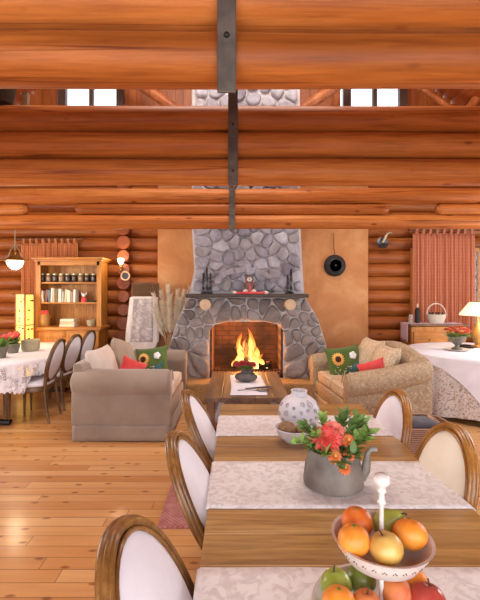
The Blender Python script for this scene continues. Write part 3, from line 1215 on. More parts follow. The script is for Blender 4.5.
# ------------------------------------------------------------------ sofas
def arm_profile(rad, zc, ypan, zb, sgn):
    """outer side towards sgn"""
    pts = []
    ang0, ang1 = -150, 150
    pts.append((-sgn * ypan, zb))
    pts.append((sgn * ypan * .75, zb))
    pts.append((sgn * ypan * .75, zc - rad * .95))
    for i in range(17):
        a = R(-62 + (242) * i / 16)
        pts.append((sgn * (rad * math.cos(a) + .01), zc + rad * math.sin(a)))
    pts.append((-sgn * ypan, zc - rad * .3))
    return pts


def make_sofa(label, loc, rz, D, L, cloth, cush, armz=.60, rad=.135, slope=0.0, camel=0.0, backh=.80, seatx=.02):
    t = thing('sofa', label, 'sofa', loc, rz)
    h = D / 2
    bs = MB().box((.0, 0, .225), (D - .06, L - .16, .21), .03)
    bs.build('base', cloth, t)
    for s in (-1, 1):
        yc = s * (L / 2 - .13)
        prof = arm_profile(rad, armz, .10, .14, s)
        mb = MB().extr(prof, [(-h, 1, .05), (-h + .015, 1, .02), (-h + .05, 1, 0), (0, 1, 0), (h - .05, 1, 0), (h - .015, 1, .012), (h, 1, .035)])
        mb.v = [(x, y + yc, z + slope * max(0, (h - x) / D) ** 1.5 * (1 if z > .3 else 0)) for x, y, z in mb.v]
        a = mb.build('arm', cloth, t, ang=50)
        # piping round the scroll and seam under the roll
        pp = [(h + .004, yc + (y if abs(y) > 0 else y) * .9, armz + (z - armz) * .9) for y, z in prof[3:-1]]
        MB().tube(pp, .006, 6).build('piping', cloth, a)
        sk = MB()
        def sfn(u, vv, s=s, yc=yc):
            x = -h + .02 + u * (D - .04)
            z = .012 + vv * .155
            y = yc + s * (.083 + .018 * (1 - vv) + .004 * math.sin(u * 23) * (1 - vv))
            return (x, y, z)
        sk.grid(sfn, 26, 5)
        sk.build('skirt', cloth, t, solid=.008, ang=80)
    sk = MB()
    sk.grid(lambda u, vv: (h - .022 + .018 * (1 - vv) + .004 * math.sin(u * 30) * (1 - vv), (u - .5) * (L - .1), .012 + vv * .155), 30, 5)
    sk.build('skirt', cloth, t, solid=.008, ang=80)
    # back
    def bfn(u, vv):
        y = (u - .5) * (L - .12)
        top = backh + camel * math.cos((u - .5) * PI) ** 1.5 if camel else backh
        a = vv * 2 * PI
        # rounded slab section, leaning outwards
        xx, zz = math.cos(a), math.sin(a)
        e = .45
        q = math.copysign(abs(xx) ** e, xx) * .105
        zc_, zh = (.14 + top) / 2, (top - .14) / 2
        z = zc_ + math.copysign(abs(zz) ** e, zz) * zh
        k = 1 - .5 * (abs(u - .5) * 2) ** 14
        return (-h + .115 + q * k - max(0, z - .5) * .16, y, z)
    mb = MB().grid(bfn, 25, 36)
    n = 25
    mb.f.append(tuple(j * n for j in range(36)))
    mb.f.append(tuple(j * n + n - 1 for j in range(36)))
    mb.build('back', cloth, t, ang=50)
    sw = (L - .50) / 2
    for s in (-1, 1):
        cu = MB().box((.075, s * (sw / 2 + .003), .40), (D - .24, sw, .15), .05, seg=4)
        cu.build('seat_cushion', cush, t, ang=60)
        MB().tube([(D / 2 - .05, s * (sw / 2 + .003) - sw / 2 + .03, .455), (D / 2 - .05, s * (sw / 2 + .003) + sw / 2 - .03, .455)], .007, 6).build('piping', cush, t)
    return t


M['floral'] = blotch('floral_sofa_cloth', '#b39a7e', [(30, '#9d8468', .55), (36, '#96906f', .62), (33, '#a17f6a', .63), (44, '#c7b193', .6)], rough=.9)
M['floral_seat'] = blotch('floral_seat_cloth', '#cfb698', [(30, '#bba286', .56), (36, '#ac9c80', .62), (42, '#dcc8ae', .58)], rough=.9)
make_sofa('tan fabric sofa with rolled arms and skirt beside the lace-covered table chairs', (-1.20, 5.00, 0), 0, 1.03, 1.60, M['tan_cloth'], M['pale_cloth'])
make_sofa('beige floral camel-back sofa beside the round table with white cloth', (1.58, 5.10, 0), R(180 + 6), .94, 1.55, M['floral'], M['floral_seat'], armz=.545, rad=.13, slope=.15, camel=.10, backh=.82)


def pillow_fn(w, h, th, seed=0, lump=.012):
    def top(u, v_, sgn):
        a, b_ = u * 2 - 1, v_ * 2 - 1
        x = a * w / 2 * (1 - .10 * (1 - b_ * b_) * abs(a) ** 3 + .0)
        z = b_ * h / 2 * (1 - .10 * (1 - a * a) * abs(b_) ** 3)
        k = max(0, (1 - a ** 4) * (1 - b_ ** 4)) ** .55
        y = sgn * th / 2 * k + lump * noise.noise((x * 7, z * 7, seed)) * k
        return Vector((x, y, z))
    return top


def pillow_mesh(w, h, th, seed=0, lump=.012, n=17):
    fn = pillow_fn(w, h, th, seed, lump)
    mb = MB()
    mb.grid(lambda u, v_: fn(u, v_, 1), n, n)
    mb.grid(lambda u, v_: fn(u, v_, -1), n, n)
    return mb


def pillow(name, label, cat, center, w, h, th, m, rz, tilt, group=None, seed=0, lump=.012, roll=0):
    """facing -y before turning; tilt leans the top backwards"""
    t = thing(name, label, cat, center, 0, group)
    t.rotation_euler = (R(tilt), R(roll), R(rz))
    pillow_mesh(w, h, th, seed, lump).build('cushion_body', m, t, ang=80)
    return t


# large loose cushions against the sofa backs, facing the seats
M['cushion_pale'] = fabric('pale_cushion', '#c2b0a2', '#d8c8bc', 4, sheen=.3)
M['cushion_tan'] = fabric('tan_cushion', '#9c8570', '#b09a86', 4, sheen=.3)
pillow('sofa_cushion', 'pale beige cushion at the near end of the tan sofa', 'cushion', (-1.50, 4.62, .70), .52, .47, .20, M['cushion_pale'], 90 - 8, -17, 'loose cushions on the tan sofa', 1)
pillow('sofa_cushion', 'tan cushion leaning in the middle of the tan sofa behind the red pillow', 'cushion', (-1.40, 5.16, .71), .52, .50, .20, M['cushion_tan'], 90 - 4, -20, 'loose cushions on the tan sofa', 2, roll=14)
pillow('sofa_cushion', 'floral beige cushion at the fireplace end of the floral sofa back', 'cushion', (1.73, 5.34, .70), .52, .50, .20, M['floral_seat'], -90 + 8, -20, 'loose cushions on the floral sofa', 3)
pillow('sofa_cushion', 'floral beige cushion on the floral sofa close to the near arm', 'cushion', (1.75, 4.84, .69), .50, .48, .19, M['floral_seat'], -90 + 4, -20, 'loose cushions on the floral sofa', 4)
pillow('throw_pillow', 'crumpled red pillow on the tan sofa', 'pillow', (-1.20, 4.72, .645), .30, .26, .15, M['red'], 20, -14, None, 5, .04, roll=25)
pillow('throw_pillow', 'red pillow just peeking over the floral sofa arm', 'pillow', (1.58, 4.72, .625), .32, .27, .15, M['red'], -20, -18, None, 6, .035, roll=-20)

M['green_cloth'] = fabric('green_cloth', '#4a5f2e', '#5f7438', 5)
M['petal_yellow'] = fabric('yellow_felt', '#e3a54a', '#f0c274', 20)
M['seed_brown'] = fabric('brown_felt', '#3b2218', '#54301f', 30)
M['white_felt'] = fabric('white_felt', '#e9ecec', '#f5f6f4', 20)
M['blue_felt'] = fabric('blue_felt', '#3c6872', '#4d8088', 20)


def sunflower_pillow(label, center, w, h, rz, tilt, mirror, roll=0, petals=16):
    t = thing('sunflower_pillow', label, 'pillow', center, 0, 'green sunflower pillows on the sofas')
    t.rotation_euler = (R(tilt), R(roll), R(rz))
    pillow_mesh(w, h, .16, 3).build('cushion_body', M['green_cloth'], t, ang=80)
    fn = pillow_fn(w, h, .16, 3)

    def on(x, z, lift=.004):
        p = fn(x / w + .5, z / h + .5, -1)
        return Vector((p.x, p.y - lift, p.z))

    def disc(cx, cz, r, lift, star=0, ns=32):
        vs, fs = [on(cx, cz, lift + .004)], []
        for k_, q in enumerate((.5, 1)):
            for i in range(ns):
                a = 2 * PI * i / ns
                rr = r * q * (1 + (star * math.cos(a * petals) if q == 1 else 0))
                vs.append(on(cx + rr * math.cos(a), cz + rr * math.sin(a), lift))
        for i in range(ns):
            j = (i + 1) % ns
            fs.append((0, 1 + i, 1 + j))
            fs.append((1 + i, 1 + ns + i, 1 + ns + j, 1 + j))
        return MB().add(vs, fs)
    fx = -.20 * w if not mirror else -.22 * w
    fz = .10 * h
    sf = disc(fx, fz, .17 * w, .004, .13, 64).build('sunflower_petals', M['petal_yellow'], t, solid=.003)
    disc(fx, fz, .085 * w, .010).build('sunflower_center', M['seed_brown'], sf, solid=.003)
    petals5 = MB()
    for i in range(5):
        a = 2 * PI * i / 5
        q = disc(.22 * w + .055 * w * math.cos(a), .17 * h + .055 * w * math.sin(a), .055 * w, .005 + .0006 * i)
        petals5.add(q.v, q.f)
    petals5.build('white_flower', M['white_felt'], t, solid=.002)
    for (x, z, r) in ((.23, -.22, .10), (.10, -.28, .08), (.33, -.10, .06)):
        disc(x * w, z * h, r * w, .004, .2, 40).build('blue_leaf', M['blue_felt'], t, solid=.002)
    rd = random.Random(4)
    for i in range(26):
        x, z = rd.uniform(-.38, .15), rd.uniform(-.40, -.12)
        disc(x * w, z * h, .012 * w, .004, 0, 8).build('dot', M['white_felt'], t, solid=.002)
    return t


sunflower_pillow('green sunflower pillow propped on the tan sofa beside the red pillow', (-1.08, 5.28, .635), .44, .40, -6, -16, False, roll=-8)
sunflower_pillow('green sunflower pillow leaning in the floral sofa against its arm by the fireplace', (1.42, 5.38, .62), .48, .42, 8, -16, True, roll=-6)

# ------------------------------------------------------------------ coffee table and rug
ct = thing('coffee_table', 'low rustic brown wooden coffee table in front of the fire', 'coffee table', (.12, 4.92, 0))
cb = MB()
for i in range(5):
    w = .885 / 5
    cb.box((-.4425 + w * (i + .5), 0, .425), (w - .002, 1.32, .05), .006)
cb.build('tabletop', M['rustic'], ct, smooth=False)
ca = MB()
for s in (-1, 1):
    ca.box((s * .38, 0, .36), (.03, 1.16, .08)).box((0, s * .60, .36), (.76, .03, .08))
ca.build('apron', M['rustic'], ct, smooth=False)
for sx in (-1, 1):
    for sy in (-1, 1):
        MB().box((sx * .385, sy * .60, .20), (.085, .085, .40), .008).build('leg', M['rustic_leg'], ct, smooth=False)
M['grey_metal'] = plain('galvanised', '#8f8d90', .42, .22, 9, .65, .15, 30)
for s in (-1, 1):
    MB().box((s * .30, -.60, .30), (.055, .04, .26), .004, rot=Matrix.Rotation(R(-18 * s), 4, 'Y')).build('brace', M['grey_metal'], ct, smooth=False)
m, nt, b = base_mat('red_rug_weave')
v = coords(nt)
w1 = N(nt, 'ShaderNodeTexChecker')
w1.inputs['Scale'].default_value = 60
w1.inputs['Color1'].default_value = C('#96504c')
w1.inputs['Color2'].default_value = C('#b87a74')
nt.links.new(v, w1.inputs['Vector'])
n1 = noise_t(nt, v, 12, 3)
nt.links.new(mix(nt, .45, w1.outputs['Color'], ramp(nt, n1, [(.35, C('#8a4541')), (.65, C('#c08c84'))])), b.inputs['Base Color'])
b.inputs['Roughness'].default_value = .95
M['rug'] = m
rg = MB().box((0, 0, .006), (1.52, 1.5, .012), .003)
tag(rg.build('rug', m, loc=(.24, 3.45, 0)), 'pinkish red woven rug on the floor between dining table and coffee table', 'rug')

# ------------------------------------------------------------------ bookcase with its contents
bk = thing('bookcase', 'honey pine hutch bookcase with open shelves against the log wall', 'bookcase', (-2.67, 6.62, 0))
BW = 1.05
lower = MB()
lower.box((0, .06, .48), (BW - .02, .46, .90), .006)
lower.build('lower_cabinet', M['pine'], bk, smooth=False)
MB().box((0, .05, .955), (BW + .06, .52, .05), .01).build('counter', M['pine_x'], bk)
for s in (-1, 1):
    dr = MB()
    for zz in (.12, .86):
        dr.box((s * .265, -.178, zz), (.50, .02, .07), .004)
    for k in (-1, 1):
        dr.box((s * .265 + k * .215, -.178, .49), (.07, .02, .70), .004)
    dr.box((s * .265, -.174, .49), (.37, .012, .68))
    d_ = dr.build('door', M['pine'], bk, smooth=False)
    MB().ball((s * .05, -.20, .52), .016, 10, 8).build('knob', M['brass'], d_)
back = MB()
for i in range(9):
    back.box((-BW / 2 + .03 + (BW - .06) * (i + .5) / 9, .27, 1.50), ((BW - .06) / 9 - .004, .015, 1.06))
back.build('back_boards', M['pine'], bk, smooth=False)
for s in (-1, 1):
    MB().box((s * (BW / 2 - .03), .10, 1.50), (.035, .34, 1.06), .004).build('side_panel', M['pine'], bk, smooth=False)
    MB().box((s * (BW / 2 - .04), -.075, 1.50), (.075, .022, 1.06), .004).build('face_frame', M['pine'], bk, smooth=False)
SH = [1.69, 1.368]
for z in SH:
    MB().box((0, .10, z - .012), (BW - .07, .32, .024), .004).build('shelf', M['pine_x'], bk, smooth=False)
MB().box((0, -.075, 1.99), (BW - .06, .022, .07), .004).build('face_frame', M['pine_x'], bk, smooth=False)
cr = MB().box((0, .08, 2.035), (BW + .03, .42, .03), .005).box((0, .075, 2.065), (BW + .09, .47, .035), .01)
cr.build('crown', M['pine_x'], bk)

M['jar_glass'] = plain('jar_contents', '#3d2b1e', .25, .4, 30, spec=.6)
M['jar_pale'] = plain('pale_jar_contents', '#84694a', .25, .3, 30, spec=.6)
M['jar_lid'] = plain('tin_lid', '#a79a7a', .35, .15, 20, .7)
BX, BY = -2.64, 6.62


def bx(px):
    return (px - 236) * 6.6 / F_PX


for i in range(10):
    xx = bx(39.5) + (bx(100) - bx(39.5)) * (i + .15) / 9.3
    pale = i in (1, 3, 6)
    j = thing('jar', 'small lidded jar of dark preserves in the row along the highest bookcase shelf' if not pale else 'small lidded jar with paler contents in the row on the highest bookcase shelf', 'jar', (xx, 6.66, SH[0]), 0, 'jars of preserves on the highest shelf' if not pale else 'paler jars on the highest shelf')
    MB().lathe([(0, 0), (.042, 0), (.047, .01), (.047, .10), (.040, .118), (0, .119)], 14).build('jar_body', M['jar_pale'] if pale else M['jar_glass'], j)
    MB().lathe([(0, .117), (.042, .117), (.043, .138), (0, .139)], 14).build('lid', M['jar_lid'], j)

book_cols = [('#8d3b38', 'dark red'), ('#c9bda9', 'cream'), ('#7b4f4a', 'brown'), ('#5c6a7c', 'slate blue'), ('#d8cfc2', 'off-white'), ('#b9a58a', 'beige'), ('#6c5a48', 'umber'), ('#d9cdb8', 'ivory'), ('#a2a19b', 'grey'), ('#c7b08c', 'straw'), ('#e0d6c6', 'pale'), ('#96785d', 'tan'), ('#dbd2c4', 'white-spined')]
M['paper'] = plain('book_paper', '#e3d8c2', .8, .05)
ord_ = ['first', 'second', 'third', 'fourth', 'fifth', 'sixth', 'seventh', 'eighth', 'ninth', 'tenth', 'eleventh', 'twelfth', 'thirteenth']
rnd = random.Random(21)
xx = bx(40.5)
for i, (c, cn) in enumerate(book_cols):
    w = rnd.uniform(.026, .044)
    h = rnd.uniform(.17, .23) if i != 3 else .20
    tilt = rnd.choice([0, 0, 4, -5, 7]) if i < 4 else rnd.choice([0, 2, 4])
    b_ = thing('book', '%s book, %s from the shelf end, standing below the jar row' % (cn, ord_[i]), 'book', (xx + w / 2, 6.63, SH[1] + abs(math.sin(R(tilt))) * w / 2), 0, 'books standing on the bookcase shelf')
    b_.rotation_euler = (0, R(tilt), 0)
    mm_ = plain('book_cover_' + cn.replace('-', '_').replace(' ', '_'), c, .6, .1, 30)
    cv = MB().box((0, -.075, h / 2), (w, .008, h), .002).box((-w / 2 + .002, .0, h / 2), (.004, .15, h)).box((w / 2 - .002, .0, h / 2), (.004, .15, h))
    cv.build('cover', mm_, b_, smooth=False)
    MB().box((0, .0, h / 2), (w - .009, .14, h - .012)).build('pages', M['paper'], b_, smooth=False)
    xx += w + .006 + (abs(math.sin(R(tilt))) * h * .35)
fg = thing('figurine', 'tiny white and red animal figurine on the book shelf', 'figurine', (bx(83.5), 6.62, SH[1]))
MB().lathe([(0, 0), (.04, 0), (.045, .03), (.03, .07), (.02, .09), (0, .1)], 12).build('body', M['red'], fg)
MB().ball((0, 0, .11), (.032, .03, .03), 10, 8).ball((-.035, 0, .14), (.012, .01, .022), 8, 6).ball((.035, 0, .14), (.012, .01, .022), 8, 6).build('head', M['white'], fg)
tag(MB().box((0, 0, .014), (.15, .1, .028), .006).build('dark_box', M['black'], loc=(bx(91.5), 6.64, SH[1])), 'flat dark box lying on the book shelf beside the figurine', 'box')
ln = thing('canister', 'dark metal canister at the end of the book shelf', 'canister', (bx(99), 6.64, SH[1]))
MB().lathe([(0, 0), (.05, 0), (.05, .14), (.04, .15), (0, .15)], 16).build('body', M['pewter'], ln)
MB().lathe([(0, .15), (.043, .15), (.043, .165), (.012, .17), (.012, .185), (0, .19)], 16).build('lid', M['iron'], ln)
CT = .981
M['amber'] = plain('amber_ceramic', '#a3763a', .35, .3, 18)
M['sage'] = plain('sage_ceramic', '#a79b7b', .45, .12, 8)
jg = thing('honey_jar', 'big amber jar with a red cloth cap on the bookcase counter', 'jar', (bx(45), 6.58, CT))
MB().lathe([(0, 0), (.075, 0), (.09, .03), (.09, .16), (.06, .20), (.055, .22), (0, .221)], 18).build('jar_body', M['amber'], jg)
MB().lathe([(.072, .20), (.066, .225), (.055, .255), (0, .26)], 18).build('cloth_cap', M['red'], jg)
for i, (c, cn, pos) in enumerate([('#d9ceb0', 'cream', 'lying at the bottom of the low book stack on the bookcase counter'), ('#c7b894', 'beige', 'in the middle of the low book stack on the bookcase counter'), ('#e2d8c0', 'ivory', 'on top of the low book stack on the bookcase counter')]):
    b_ = thing('book', '%s book %s' % (cn, pos), 'book', (bx(70), 6.56, CT + .001 + i * .042), R((-2, 3, 0)[i]), 'books lying on the bookcase counter')
    w = .24 - i * .012
    cv = MB().box((0, 0, .002), (w, .17, .004)).box((0, 0, .038), (w, .17, .004)).box((0, -.083, .02), (w, .004, .04), .001)
    cv.build('cover', plain('lying_cover_' + cn, c, .6, .08), b_, smooth=False)
    MB().box((0, .0, .02), (w - .012, .158, .0315)).build('pages', M['paper'], b_, smooth=False)
tag(MB().lathe([(0, 0), (.045, 0), (.065, .03), (.07, .10), (.062, .105), (.055, .03), (0, .02)], 18).build('bowl', M['sage'], loc=(bx(91.5), 6.58, CT)), 'small sage green pot on the bookcase counter', 'pot')
f2 = thing('figurine', 'pale standing figurine beside the sage pot on the bookcase counter', 'figurine', (bx(99.5), 6.6, CT))
MB().lathe([(0, 0), (.04, 0), (.045, .02), (.03, .1), (.022, .13), (0, .135)], 12).build('body', M['cut_wood'], f2)
MB().ball((0, 0, .155), .03, 10, 8).build('head', M['cut_wood'], f2)

# ------------------------------------------------------------------ curtains
def curtain_mat(name, base, line, sc=26, warm=None):
    m, nt, b = base_mat(name)
    v = coords(nt)
    ck = N(nt, 'ShaderNodeTexBrick')
    ck.offset = 0
    ck.inputs['Color1'].default_value = C(base)
    ck.inputs['Color2'].default_value = C(warm or base)
    ck.inputs['Mortar'].default_value = C(line)
    ck.inputs['Scale'].default_value = sc
    ck.inputs['Mortar Size'].default_value = .13
    ck.inputs['Brick Width'].default_value = 1
    ck.inputs['Row Height'].default_value = 1
    sep = N(nt, 'ShaderNodeSeparateXYZ')
    cmb = N(nt, 'ShaderNodeCombineXYZ')
    nt.links.new(v, sep.inputs[0])
    nt.links.new(sep.outputs['X'], cmb.inputs[0])
    nt.links.new(sep.outputs['Z'], cmb.inputs[1])
    nt.links.new(cmb.outputs[0], ck.inputs['Vector'])
    nt.links.new(ck.outputs['Color'], b.inputs['Base Color'])
    b.inputs['Roughness'].default_value = .9
    b.inputs['Specular IOR Level'].default_value = .2
    return m


M['curtain'] = curtain_mat('red_check_curtain', '#9f4b31', '#c58a6b', 42, '#a9563a')
M['curtain_left'] = curtain_mat('russet_check_curtain', '#a3512c', '#c28658', 42, '#ae5b35')
M['rod'] = wood('curtain_rod_wood', '#4a2c18', '#6b4021', '#80512c', 'x', 8, .5, 0, .1)


def curtain(label, x0, x1, y, z0, z1, m, folds, tabs, pieces, rod_pad=.06):
    t = thing('curtain', label, 'curtain', ((x0 + x1) / 2, y, z0))
    w = x1 - x0
    for (u0, u1, zb) in pieces:
        def fn(u, vv):
            uu = u0 + (u1 - u0) * u
            x = (uu - .5) * w
            z = zb - z0 + (z1 - zb) * vv
            d = 1 - .45 * vv
            y_ = .035 * d * math.sin(uu * folds * 2 * PI + .5 * math.sin(uu * 9)) + .012 * d * math.sin(uu * folds * 4.7 * PI + 1)
            return (x + .012 * math.sin(uu * folds * 4 * PI) * d, y_, z)
        MB().grid(fn, int(150 * (u1 - u0)) + 8, 16).build('panel', m, t, solid=.004, ang=80)
    for i in range(tabs):
        xx = -w / 2 + w * (i + .5) / tabs
        tb = MB().tube([(xx, .014 * 0, z1 - z0 - .02), (xx, -.025, z1 - z0 + .03), (xx, -.022, z1 - z0 + .075), (xx, 0, z1 - z0 + .088), (xx, .024, z1 - z0 + .07), (xx, .02, z1 - z0 - .02)], .022, 6, sq=(.12, 1), up=(0, -1, .01))
        tb.build('tab', m, t)
    MB().tube([(-w / 2 - rod_pad, 0, z1 - z0 + .065), (w / 2 + rod_pad, 0, z1 - z0 + .065)], .017, 12).ball((-w / 2 - rod_pad, 0, z1 - z0 + .065), .028, 10, 8).ball((w / 2 + rod_pad, 0, z1 - z0 + .065), .028, 10, 8).build('curtain_rod', M['rod'], t)
    return t


cv = at(413, 230, 6.92)
curtain('tall red checked tab-top curtain over the window behind the table lamp', (413 - 236) * 6.92 / F_PX, (475 - 236) * 6.92 / F_PX, 6.92, .75, 2.52, M['curtain'], 11, 9, [(0, 1, .75)])
curtain('russet tab-top curtain hanging behind the bookcase', (21 - 236) * 6.98 / F_PX, (78 - 236) * 6.98 / F_PX, 6.98, .9, 2.36, M['curtain_left'], 10, 9, [(0, .36, .9), (.36, 1, 1.72)])

# ------------------------------------------------------------------ lamps
M['bulb_glow'] = glow('lit_globe', '#fff3dc', 5.0, '#ffffff')
M['chain'] = plain('chain_metal', '#8d8268', .4, .2, 10, .8)
pl = at(15, 262, 5.62)
pd = thing('pendant_lamp', 'lit white glass pendant lamp hanging on a chain over the lace-covered table', 'pendant lamp', pl)
MB().lathe([(0, -.105), (.04, -.10), (.085, -.06), (.108, 0), (.108, .01), (.09, .022), (0, .024)], 24).build('glass_bowl', M['bulb_glow'], pd)
MB().lathe([(.18, .015), (.185, .02), (.11, .045), (.06, .075), (.035, .12), (.02, .15), (0, .16)], 24).build('brass_cap', M['brass'], pd)
up_ = BZ - pl.z
MB().tube([(0, 0, .155), (0, 0, up_ - .004)], .006, 6).build('chain', M['chain'], pd)
MB().tube([(-.1, 0, .05), (-.06, 0, .16), (0, 0, .24), (.06, 0, .16), (.1, 0, .05)], .006, 6).build('hanger', M['chain'], pd)
point('pendant_light', pl + Vector((0, 0, -.2)), 14, (1.0, .78, .5), .09)

sc_ = at(120.5, 262, 6.78)
sn_ = thing('wall_sconce', 'small lit wall sconce on the column of log ends', 'wall lamp', (sc_.x, 6.80, sc_.z))
MB().lathe([(0, -.10), (.03, -.095), (.04, -.08), (.015, -.06), (.012, -.02), (0, -.015)], 12).build('bracket', M['brass'], sn_)
MB().tube([(0, .06, -.14), (0, .0, -.13), (0, 0, -.09)], .012, 8).build('arm', M['brass'], sn_)
MB().lathe([(.016, -.04), (.04, -.01), (.052, .03), (.048, .06), (.04, .06), (.044, .03), (.016, -.02)], 16).build('lamp_shade', M['bulb_glow'], sn_)
point('sconce_light', (sc_.x, 6.66, sc_.z + .03), 6, (1.0, .72, .42), .05)
pc = at(125.5, 276, 6.82)
cl = thing('wall_plate', 'small round framed plate under the sconce on the log ends', 'wall plate', (pc.x, 6.825, pc.z))
Rx = Matrix.Rotation(R(90), 4, 'X')
MB().lathe([(.055, 0), (.078, 0), (.082, .015), (.075, .028), (.058, .02), (.055, 0)], 24, M=Rx).build('frame', M['cut_wood'], cl)
MB().lathe([(0, 0), (.058, 0), (.056, .012), (0, .014)], 24, M=Rx).build('plate_face', M['pewter'], cl)

# yellow paper floor lamp with dark specks
M['lampshade_yellow'] = glow('lit_yellow_paper', '#ffbf50', 1.15, '#e8c070')
fl_ = thing('floor_lamp', 'tall box floor lamp of glowing yellow paper with dark specks beside the bookcase', 'floor lamp', ((25 - 236) * 6.30 / F_PX, 6.30, 0), R(-20))
h0, h1, hw_ = .10, 1.50, .085
sh = MB()
for s in (-1, 1):
    sh.box((s * hw_, 0, (h0 + h1) / 2), (.006, 2 * hw_ - .02, h1 - h0)).box((0, s * hw_, (h0 + h1) / 2), (2 * hw_ - .02, .006, h1 - h0))
sh.build('paper_shade', M['lampshade_yellow'], fl_, smooth=False)
fr = MB()
for sx in (-1, 1):
    for sy in (-1, 1):
        fr.box((sx * hw_, sy * hw_, (h1 + .01) / 2), (.022, .022, h1 + .01))
for zz in (h0, .56, 1.03, h1):
    for s in (-1, 1):
        fr.box((s * hw_, 0, zz), (.018, 2 * hw_, .014)).box((0, s * hw_, zz), (2 * hw_, .018, .014))
fr.build('wood_frame', M['chairwood'], fl_, smooth=False)
rd = random.Random(2)
for k in range(9):
    z = h1 - .1 - k * .145
    for q in range(2):
        xo = rd.uniform(-.06, .06)
        for side in range(2):
            Mx = Matrix.Translation((xo, -hw_ - .004, z + rd.uniform(-.03, .03))) if side == 0 else Matrix.Translation((hw_ + .004, xo, z)) @ Matrix.Rotation(R(90), 4, 'Z')
            MB().ball((0, 0, 0), (rd.uniform(.012, .024), .003, rd.uniform(.010, .018)), 8, 6, M=Mx).build('dark_speck', M['jar_glass'], fl_)
fw = fl_.location
point('floor_lamp_light', (fw[0] + .05, fw[1] - .32, 1.1), 8, (1.0, .7, .3), .1)

# ------------------------------------------------------------------ draped tables
def drape(outline, zt, hem, ns, waves, amp, nr=14, scallop=0, seed=0, top_rings=5):
    """cloth lying on outline(t) at zt and hanging to hem(t)"""
    mb = MB()
    cx = sum(outline(i / ns)[0] for i in range(ns)) / ns
    cy = sum(outline(i / ns)[1] for i in range(ns)) / ns
    rows = []
    for k in range(top_rings):
        q = k / (top_rings - 1) * .97
        rows.append([(cx + (outline(i / ns)[0] - cx) * q, cy + (outline(i / ns)[1] - cy) * q, zt) for i in range(ns)])
    for k in range(nr + 1):
        t = k / nr
        row = []
        for i in range(ns):
            x, y = outline(i / ns)
            x2, y2 = outline((i + 1) / ns)
            tx, ty = x2 - x, y2 - y
            l = math.hypot(tx, ty) or 1
            nx, ny = ty / l, -tx / l
            if (x - cx) * nx + (y - cy) * ny < 0:
                nx, ny = -nx, -ny
            zb = hem(i / ns) + scallop * abs(math.sin(i / ns * 60 * PI)) * t
            z = zt - .006 - (zt - zb) * t
            ph = i / ns * 2 * PI * waves
            o = .004 + .05 * t * (zt - zb) / .6 + amp * t ** .8 * (math.sin(ph + 1.3 * math.sin(ph * .37 + seed)) + .4 * math.sin(ph * 2.3 + seed))
            row.append((x + nx * o, y + ny * o, z))
        rows.append(row)
    vs = [p for r_ in rows for p in r_]
    fs = []
    for r_ in range(len(rows) - 1):
        for i in range(ns):
            j = (i + 1) % ns
            fs.append((r_ * ns + i, r_ * ns + j, (r_ + 1) * ns + j, (r_ + 1) * ns + i))
    return mb.add(vs, fs)


def superell(cx, cy, a, b, e):
    def f(t):
        w = 2 * PI * t
        c, s = math.cos(w), math.sin(w)
        return (cx + a * math.copysign(abs(c) ** e, c), cy + b * math.copysign(abs(s) ** e, s))
    return f


# lace-covered table
m, nt, b = base_mat('white_lace')
v = coords(nt)
wv = noise_t(nt, v, 9, 2, .5, .5)
lc = voro(nt, v, 55, 'DISTANCE_TO_EDGE')
b.inputs['Base Color'].default_value = C('#e6dfe2')
hole = mix(nt, ramp(nt, wv, [(.46, (0, 0, 0)), (.54, (1, 1, 1))]), ramp(nt, lc, [(.06, (1, 1, 1)), (.14, (.25, .25, .25))]), (1, 1, 1, 1))
sep = N(nt, 'ShaderNodeSeparateXYZ')
nt.links.new(v, sep.inputs[0])
zm = ramp(nt, sep.outputs['Z'], [(.68, (0, 0, 0)), (.72, (1, 1, 1))])
nt.links.new(mix(nt, zm, hole, (1, 1, 1, 1)), b.inputs['Alpha'])
b.inputs['Roughness'].default_value = .9
M['lace'] = m
lt = thing('lace_table', 'dining table on dark feet hidden under a white lace cloth', 'table', (-3.05, 5.56, 0))
top = MB()
so = superell(0, 0, .70, .98, .35)
n = 48
for (z, q) in ((.70, .97), (.705, 1), (.735, 1), (.74, .98)):
    top.v += [(so(i / n)[0] * q, so(i / n)[1] * q, z) for i in range(n)]
for r_ in range(3):
    for i in range(n):
        j = (i + 1) % n
        top.f.append((r_ * n + i, r_ * n + j, (r_ + 1) * n + j, (r_ + 1) * n + i))
top.f.append(tuple(range(n)))
top.f.append(tuple(3 * n + i for i in range(n)))
top.build('tabletop', M['chairwood_dark'], lt)
for sx in (-1, 1):
    for sy in (-1, 1):
        MB().lathe([(0, .03), (.022, .03), (.03, .08), (.034, .4), (.04, .62), (.04, .70), (0, .70)], 12, (sx * .36, sy * .76, 0)).build('leg', M['chairwood_dark'], lt)
        MB().box((sx * .30, sy * .78, .03), (.26, .10, .06), .025).build('foot', M['iron'], lt)
hem_r = random.Random(6)
cloth = drape(superell(-3.05, 5.56, .705, .985, .35), .746, lambda t: .56 - .17 * max(0, min(1, (-math.sin(2 * PI * t) - .55) / .2)) + .012 * math.sin(t * 2 * PI * 4) + .01 * math.sin(t * 2 * PI * 9), 280, 22, .010, scallop=.025)
tag(cloth.build('tablecloth', M['lace'], ang=80), 'white lace tablecloth with scalloped hem over the table by the bookcase', 'tablecloth')
M['leaf'] = plain('green_leaf', '#83a04a', .5, .3, 12)
M['leaf_dark'] = plain('dark_leaf', '#637d3c', .5, .3, 12)
M['coral'] = plain('coral_petal', '#d9493f', .55, .18, 14)
M['coral_light'] = plain('pale_coral_petal', '#e8806b', .55, .15, 14)
M['orange_petal'] = plain('orange_petal', '#e0783f', .55, .2, 14)
M['stone_pot'] = plain('grey_stoneware', '#6f675c', .6, .25, 9, bmp=.3)
